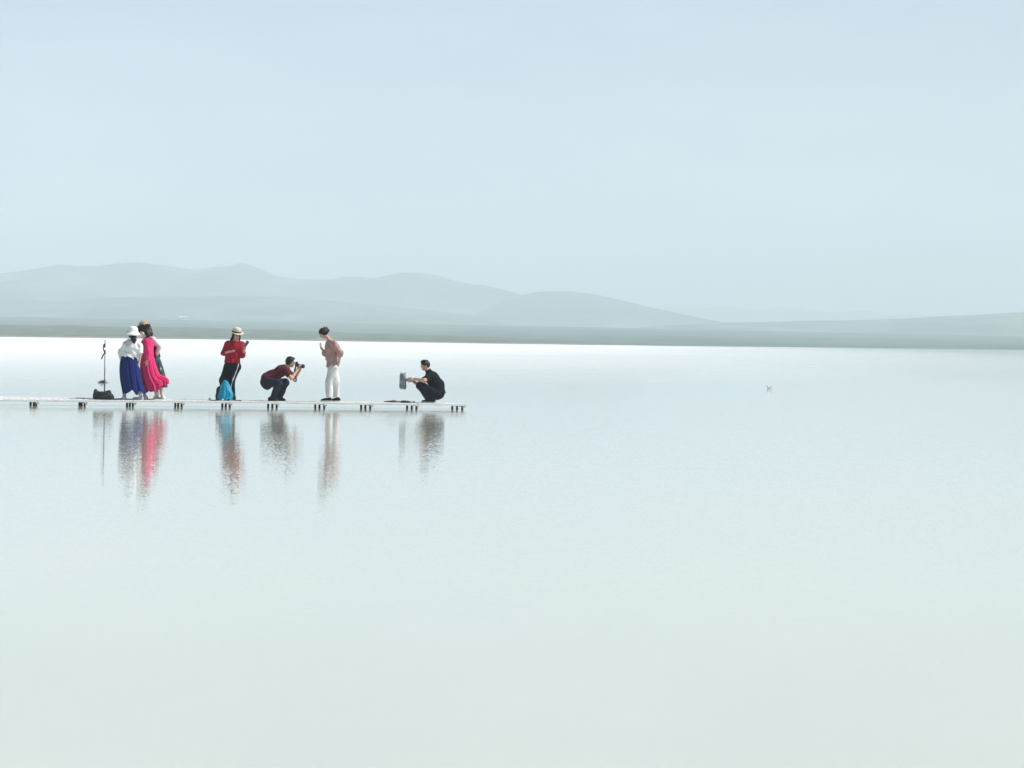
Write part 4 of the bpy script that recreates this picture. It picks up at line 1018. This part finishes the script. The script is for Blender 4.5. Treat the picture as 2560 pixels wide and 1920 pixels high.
# ------------------------------------------------------------------ things on the boardwalk
BLK = noisy('black_nylon', (0.005, 0.006, 0.008), (0.022, 0.025, 0.030), 22, .6, .4)
def on_deck(px, off, lift=0.004):
    p, _ = deck_pt(px, off); return np.array([p[0], p[1], deck_z(px) + lift])

def black_bag():
    p = on_deck(258, .30); Y = p[1]; J = lambda a, b, d=0: at_y(a, b, Y + d); z0 = p[2]
    K = empty('shoulder_bag', p); tag(K, 'slouched black shoulder bag lying on the boards below the selfie stick', 'bag')
    S = Solid(.007)
    S.cap(J(243, 991), J(275, 992), .085, .075, .04, (Yv, 1.3)); S.cap(J(241, 986), J(239, 977), .060, .026, .04, (Yv, 1.2)); S.cap(J(238, 978), J(238, 974), .028, .016, .02)
    S.cap(J(250, 987), J(268, 985), .055, .06, .04, (Yv, 1.2)); S.cap(J(268, 985), J(274, 981), .05, .03, .03); S.clip(p + Zv * .001, -Zv); S.fold = folds(.012, 91, (26, 26, 20))
    link('bag_body', S.mesh('bag_body', p), BLK, K)
    link('handle', tube_mesh('handle', spline([J(266, 986, -.06), J(269, 979.5, -.06), J(273, 977.5, -.06), J(276, 982, -.06), J(281, 990, -.06)]), .012, p, 8, (1, .5)), BLK, K, smooth=True)
    a = [on_deck(280, .28, .03), on_deck(284, .22, .014), on_deck(290, .20, .012), on_deck(296, .22, .03), on_deck(301, .25, .034), on_deck(302.5, .26, .012)]
    link('strap', tube_mesh('strap', spline(a), .022, p, 8, (1, .45)), BLK, K, smooth=True)
    link('flap', tube_mesh('flap', spline([J(246, 981.5, -.10), J(256, 984, -.115), J(266, 983, -.115)]), .02, p, 8, (.4, 1)), BLK, K, smooth=True)
    zp = link('zip', tube_mesh('zip', spline([J(247, 990, -.12), J(262, 990, -.118), J(275, 988, -.10)]), .006, p, 6), noisy('grey_zip', (.08, .085, .09), (.14, .145, .15), 40, .4), K)
black_bag()

def selfie_stick():
    p = on_deck(261, .62); Y = p[1]; J = lambda a, b, d=0: at_y(a, b, Y + d)
    K = empty('selfie_stick', p); tag(K, 'thin dark selfie stick with jointed phone mount standing upright behind the black bag', 'selfie stick')
    G = noisy('dark_grey_pole', (.035, .035, .038), (.06, .06, .065), 12, .35); Rd = noisy('dark_plum_plastic', (.05, .028, .034), (.075, .045, .05), 20, .4)
    top = J(262.2, 884)
    base = p + Zv * .03
    link('pole', tube_mesh('pole', [base, base + (top - base) * .33], [.013, .013], p, 12), G, K, smooth=True)
    link('pole', tube_mesh('pole', [base + (top - base) * .33, base + (top - base) * .68], [.011, .011], p, 12), G, K, smooth=True)
    link('pole', tube_mesh('pole', [base + (top - base) * .68, top], [.009, .009], p, 12), G, K, smooth=True)
    for k in range(3):
        th = 2.1 * k + .4; link('leg', tube_mesh('leg', [base + Zv * .03, p + np.array([.13 * math.cos(th), .13 * math.sin(th), .005])], [.008, .006], p, 8), G, K, smooth=True)
    link('clamp', boxmesh('clamp', J(262.3, 881), EYE3, (.020, .02, .035), p, .006), G, K)
    link('grip', tube_mesh('grip', [J(260, 884), J(257, 890), J(253.5, 898)], [.012, .016, .015], p, 12), G, K, smooth=True)
    link('gimbal_arm', tube_mesh('gimbal_arm', spline([J(262.5, 878), J(259, 875), J(258.5, 866), J(259.5, 861)]), .012, p, 8), G, K, smooth=True)
    link('gimbal_motor', tube_mesh('gimbal_motor', [J(263.5, 877.5), J(259.5, 876)], .018, p, 12), G, K, smooth=True)
    link('gimbal_motor', tube_mesh('gimbal_motor', [J(260, 861.5), J(263.5, 860.5)], .018, p, 12), G, K, smooth=True)
    link('phone_holder', boxmesh('phone_holder', J(262, 864), EYE3, (.014, .03, .05), p, .005), G, K)
    c = J(262.6, 858)
    tag(link('phone', boxmesh('phone', c, EYE3, (.0055, .036, .078), c, .004), Rd), 'dark phone standing edge-on at the top of the selfie stick', 'phone').location = Vector(c)
selfie_stick()

def backpack():
    p = on_deck(563, .34); Y = p[1]; J = lambda a, b, d=0: at_y(a, b, Y + d)
    K = empty('backpack', p); tag(K, 'bright turquoise backpack with black back slumped on the boards before the woman in red', 'backpack')
    TQ = cloth('turquoise_nylon', (0.012, 0.30, 0.47), .22, .5, 9, .5)
    class Lite: pass
    Q = Lite(); Q.J = J; Q.base = p; Q.add = lambda n, me, m, parent=None, smooth=True: link(n, me, m, K, smooth=smooth)
    b = skirt(Q, 'front_panel', 951, 999.3, [(951, 559.5, 566), (955, 556.5, 570), (963, 552.5, 574.5), (975, 549.5, 579.5), (983, 547.5, 582.5), (990, 545, 583.5), (999.3, 543, 578)], [(540, 999.3), (590, 999.3)], .0, (.03, .13), TQ, (5, 11), .24, 96, 80, 34)
    S = Solid(.007); S.chain([J(557, 965, .14), J(550, 975, .14), J(546, 990, .14)], [.04, .06, .075], .04); S.cap(J(563, 975, .16), J(570, 992, .16), .07, .09, .04); S.cap(J(583, 990, .10), J(587, 997, .08), .05, .03, .03)
    S.cap(J(545, 992, .1), J(543, 997, .06), .05, .03); S.clip(p + Zv * .002, -Zv); S.fold = folds(.008, 96)
    link('back_panel', S.mesh('back_panel', p), BLK, K)
    link('strap', tube_mesh('strap', spline([J(548, 990, .02), on_deck(540, .30, .02), on_deck(530, .26, .012), on_deck(526, .25, .02), on_deck(524, .25, .04)]), .018, p, 8, (1, .5)), BLK, K, smooth=True)
    link('buckle', boxmesh('buckle', on_deck(524, .25, .045), EYE3, (.02, .015, .02), p, .006), BLK, K)
    link('strap', tube_mesh('strap', spline([on_deck(582, .30, .03), on_deck(590, .26, .014), on_deck(598, .24, .018), on_deck(604, .24, .012)]), .018, p, 8, (1, .6)), BLK, K, smooth=True)
    link('top_loop', tube_mesh('top_loop', spline([J(560, 956, .02), J(559, 951, .02), J(562, 949.5, .02), J(564, 953, .02)]), .007, p, 6), BLK, K, smooth=True)
    link('side_cord', tube_mesh('side_cord', spline([J(567, 962, -.10), J(572, 974, -.13), J(578, 984, -.10)]), .005, p, 6), noisy('pale_cord', (.5, .6, .62), (.62, .7, .72), 20, .6), K, smooth=True)
backpack()

def flat_cloths():
    CM = cloth('grey_brown_cloth', (0.14, 0.115, 0.12), .35, .5, 14)
    for (a, b, off, hh, seed, lab) in ((960, 997, .95, .030, 3, 'longer flat grey-brown cloth spread on the boards left of the man in black'), (1001, 1029, .85, .026, 4, 'shorter crumpled grey-brown cloth on the boards nearest the man in black')):
        p = on_deck((a + b) / 2, off); q0, q1 = on_deck(a, off), on_deck(b, off); S = Solid(.007); d = (q1 - q0)
        r = random.Random(seed)
        for k in range(7):
            t0 = r.uniform(.08, .75); t1 = min(.95, t0 + r.uniform(.1, .3)); S.cap(q0 + d * t0 + RW * r.uniform(-.12, .12) + Zv * .008, q0 + d * t1 + RW * r.uniform(-.12, .12) + Zv * .010, r.uniform(.04, .07), r.uniform(.03, .06), .05, (Zv, r.uniform(.3, .6)))
        S.clip(p - Zv * .002, -Zv); S.fold = folds(.006, 100 + seed)
        tag(link('spread_cloth', S.mesh('spread_cloth', p), CM), lab, 'cloth', 'cloths lying on the boardwalk').location = Vector(p)
    for (px, off, sz, lab) in ((1034, .80, .030, 'small white crumpled tissue on the boards by the grey-brown cloth'), (2, .9, .045, 'small white lump on the boards at the left end of the view')):
        p = on_deck(px, off); r = random.Random(px); S = Solid(.005)
        for k in range(5): S.cap(p + np.array([r.uniform(-1, 1) * sz, r.uniform(-1, 1) * sz, .012]), p + np.array([r.uniform(-1, 1) * sz, 0, sz * .7]), sz * .35, sz * .28, .01)
        S.clip(p - Zv * .002, -Zv); S.fold = folds(.004, 120 + px, (60, 60, 60))
        tag(link('tissue' if px > 100 else 'salt_lump', S.mesh('lump', p), SALTL), lab, 'tissue' if px > 100 else 'salt lump').location = Vector(p)
flat_cloths()

# ------------------------------------------------------------------ out on the lake
def rock():
    c = at_z(259, 957.2, 0.0); Y = c[1]; J = lambda a, b, d=0: at_y(a, b, Y + d); S = Solid(.008)
    S.cap(J(253, 955.5), J(263, 956), .055, .05, .05, (Yv, 1.8)); S.cap(J(255, 953), J(258, 953), .03, .03, .04); S.cap(J(265, 957), J(273, 957.5), .028, .010, .04); S.cap(J(247, 957), J(252, 956.5), .015, .03, .04)
    S.fold = folds(.014, 140, (34, 34, 34))
    tag(link('rock', S.mesh('rock', c), noisy('wet_grey_rock', (.10, .11, .11), (.22, .23, .23), 14, .7, .6)), 'small grey rock breaking the water behind the selfie stick', 'rock').location = Vector(c)
rock()

def gull():
    c = at_z(1925, 972.5, 0.0); Y = c[1]; J = lambda a, b, d=0: at_y(a, b, Y + d)
    K = empty('gull', c); tag(K, 'tiny white gull sitting on the open water to the right', 'bird')
    Wm = noisy('white_feathers', (.74, .75, .75), (.85, .86, .86), 40, .8, .2); Gm = noisy('grey_feathers', (.22, .24, .26), (.32, .34, .36), 40, .8, .2)
    S = Solid(.005); f = unit((-1, -.3, 0)); q = c + Zv * .042
    S.cap(q - f * .07, q + f * .05, .035, .058, .03, (Zv, .8)); S.cap(q - f * .07, q - f * .15 + Zv * .02, .03, .012, .03, (Zv, .5)); S.cap(q + f * .05, q + f * .085 + Zv * .06, .036, .026, .02); S.ell(q + f * .092 + Zv * .075, EYE3, np.array([.030, .030, .028]))
    link('body', S.mesh('body', c), Wm, K)
    for g in (-1, 1):
        W = Solid(.004); s_ = np.cross(f, Zv) * g; W.cap(q + f * .04 + s_ * .045 + Zv * .018, q - f * .13 + s_ * .012 + Zv * .035, .030, .008, .02, (s_, .4)); link('wing', W.mesh('wing', c), Gm, K)
    link('beak', tube_mesh('beak', [q + f * .115 + Zv * .072, q + f * .15 + Zv * .066], [.009, .002], c, 8), noisy('beak', (.30, .14, .05), (.36, .18, .07), 30, .5), K)
gull()

# ------------------------------------------------------------------ far shore: house, masts, tracks
from mathutils.bvhtree import BVHTree
def land_bvh():
    V = []; F = []
    for o in COL.objects:
        if o.type == 'MESH' and o.name.split('.')[0] in ('hills', 'plain', 'shore_bank'):
            n = len(V); V += [v.co.copy() for v in o.data.vertices]; F += [[n + i for i in p.vertices] for p in o.data.polygons]
    return BVHTree.FromPolygons(V, F)
LAND = land_bvh()
def ground(px, py):
    return project(LAND, px, py)
def ground_below(p):
    h = LAND.ray_cast(Vector((p[0], p[1], 900)), Vector((0, 0, -1))); return np.array(h[0])

def far_house():
    p = ground(458, 797.6); p = ground_below(p); k = p[1] / FPX
    K = empty('house', p); tag(K, 'tiny white low house far off on the plain beyond the lake', 'house')
    Wm = noisy('whitewash', (.80, .80, .78), (.88, .88, .86), .6, .8); Rm = noisy('faded_red_roof', (.66, .56, .54), (.74, .65, .63), .8, .8); Dm = noisy('dark_opening', (.04, .045, .05), (.07, .075, .08), 1, .4)
    w = 9.5 * k; h = 3.6 * k + .6; d = 2.6
    link('wall', boxmesh('wall', p + Zv * (h / 2 - .3), EYE3, (w, d, h / 2 + .3), p), Wm, K)
    V = [(-w - .3, -d - .4, h), (w + .3, -d - .4, h), (w + .3, d + .4, h), (-w - .3, d + .4, h), (-w * .9, 0, h + 1.3), (w * .9, 0, h + 1.3)]
    link('roof', pymesh('roof', V, [(0, 1, 5, 4), (2, 3, 4, 5), (1, 2, 5), (3, 0, 4), (3, 2, 1, 0)]), Rm, K)
    for x in (-.6, -.2, .55):
        wd = link('window', boxmesh('window', p + np.array([x * w, -d - .03, h * .5]), EYE3, (.45, .03, .4), p), Dm, K)
    link('door', boxmesh('door', p + np.array([.2 * w, -d - .03, .9]), EYE3, (.45, .03, .9), p), Dm, K)
far_house()

def mast(px, py, top, lab, white=False, w=.35):
    p = ground_below(ground(px, py)); H = (py - top) / FPX * p[1]
    K = empty('mast', p); tag(K, lab, 'mast')
    Mm = noisy('pale_steel', (.55, .56, .56), (.7, .71, .71), 1, .5) if white else noisy('grey_steel', (.20, .21, .22), (.3, .31, .32), 1, .5)
    for sx, sy in ((-1, -1), (1, -1), (1, 1), (-1, 1)) if not white else ((0, 0),):
        link('leg', tube_mesh('leg', [p + np.array([sx * w, sy * w, -.3]), p + np.array([sx * w * .3, sy * w * .3, H])], [.11, .06], p, 6), Mm, K)
    if not white:
        for k in range(1, 6):
            f = k / 6; a = w * (1 - .7 * f)
            link('brace', tube_mesh('brace', [p + np.array([-a, -a, f * H]), p + np.array([a, -a, f * H]), p + np.array([a, a, f * H]), p + np.array([-a, a, f * H]), p + np.array([-a, -a, f * H])], .05, p, 5), Mm, K)
        link('panel', boxmesh('panel', p + np.array([.3, 0, H * .82]), EYE3, (.25, .2, .7), p), Mm, K)
    else:
        link('cap', boxmesh('cap', p + Zv * (H + .1), EYE3, (.18, .18, .12), p), Mm, K)
mast(479.5, 800, 783, 'grey lattice mast standing right of the far white house', w=.5)
mast(484.8, 800, 792, 'short pale post right of the grey lattice mast', True)
mast(1030, 683, 676, 'tiny mast on the broad rounded summit right of the pointed far peak', w=.8)

def track(pts, lab_px, width):
    M_ = noisy('pale_dirt_track', (.19, .19, .16), (.25, .25, .21), .05, .9)
    P = []
    for a, b in spline([(x, y, 0) for x, y in pts], 10) if False else [tuple(q[:2]) for q in spline([(x, y, 0) for x, y in pts], 12)]:
        g = ground(a, b)
        if g is not None and (not P or abs(g[1] - P[-1][1]) < 400): P.append(g)
    V = []
    for g in P:
        for o in (-.5, -.25, 0, .25, .5):
            q = ground_below(g + np.array([0, o * width, 0])); V.append(q + Zv * .12)
    A = np.array(V).reshape(len(P), 5, 3)
    tag(link('road', gridmesh('road', A), M_), kind='structure')
track([(-60, 788.5), (0, 789.5), (60, 790), (130, 791.5)], 0, 14)
track([(1130, 813), (1190, 811), (1280, 809.5)], 0, 12)
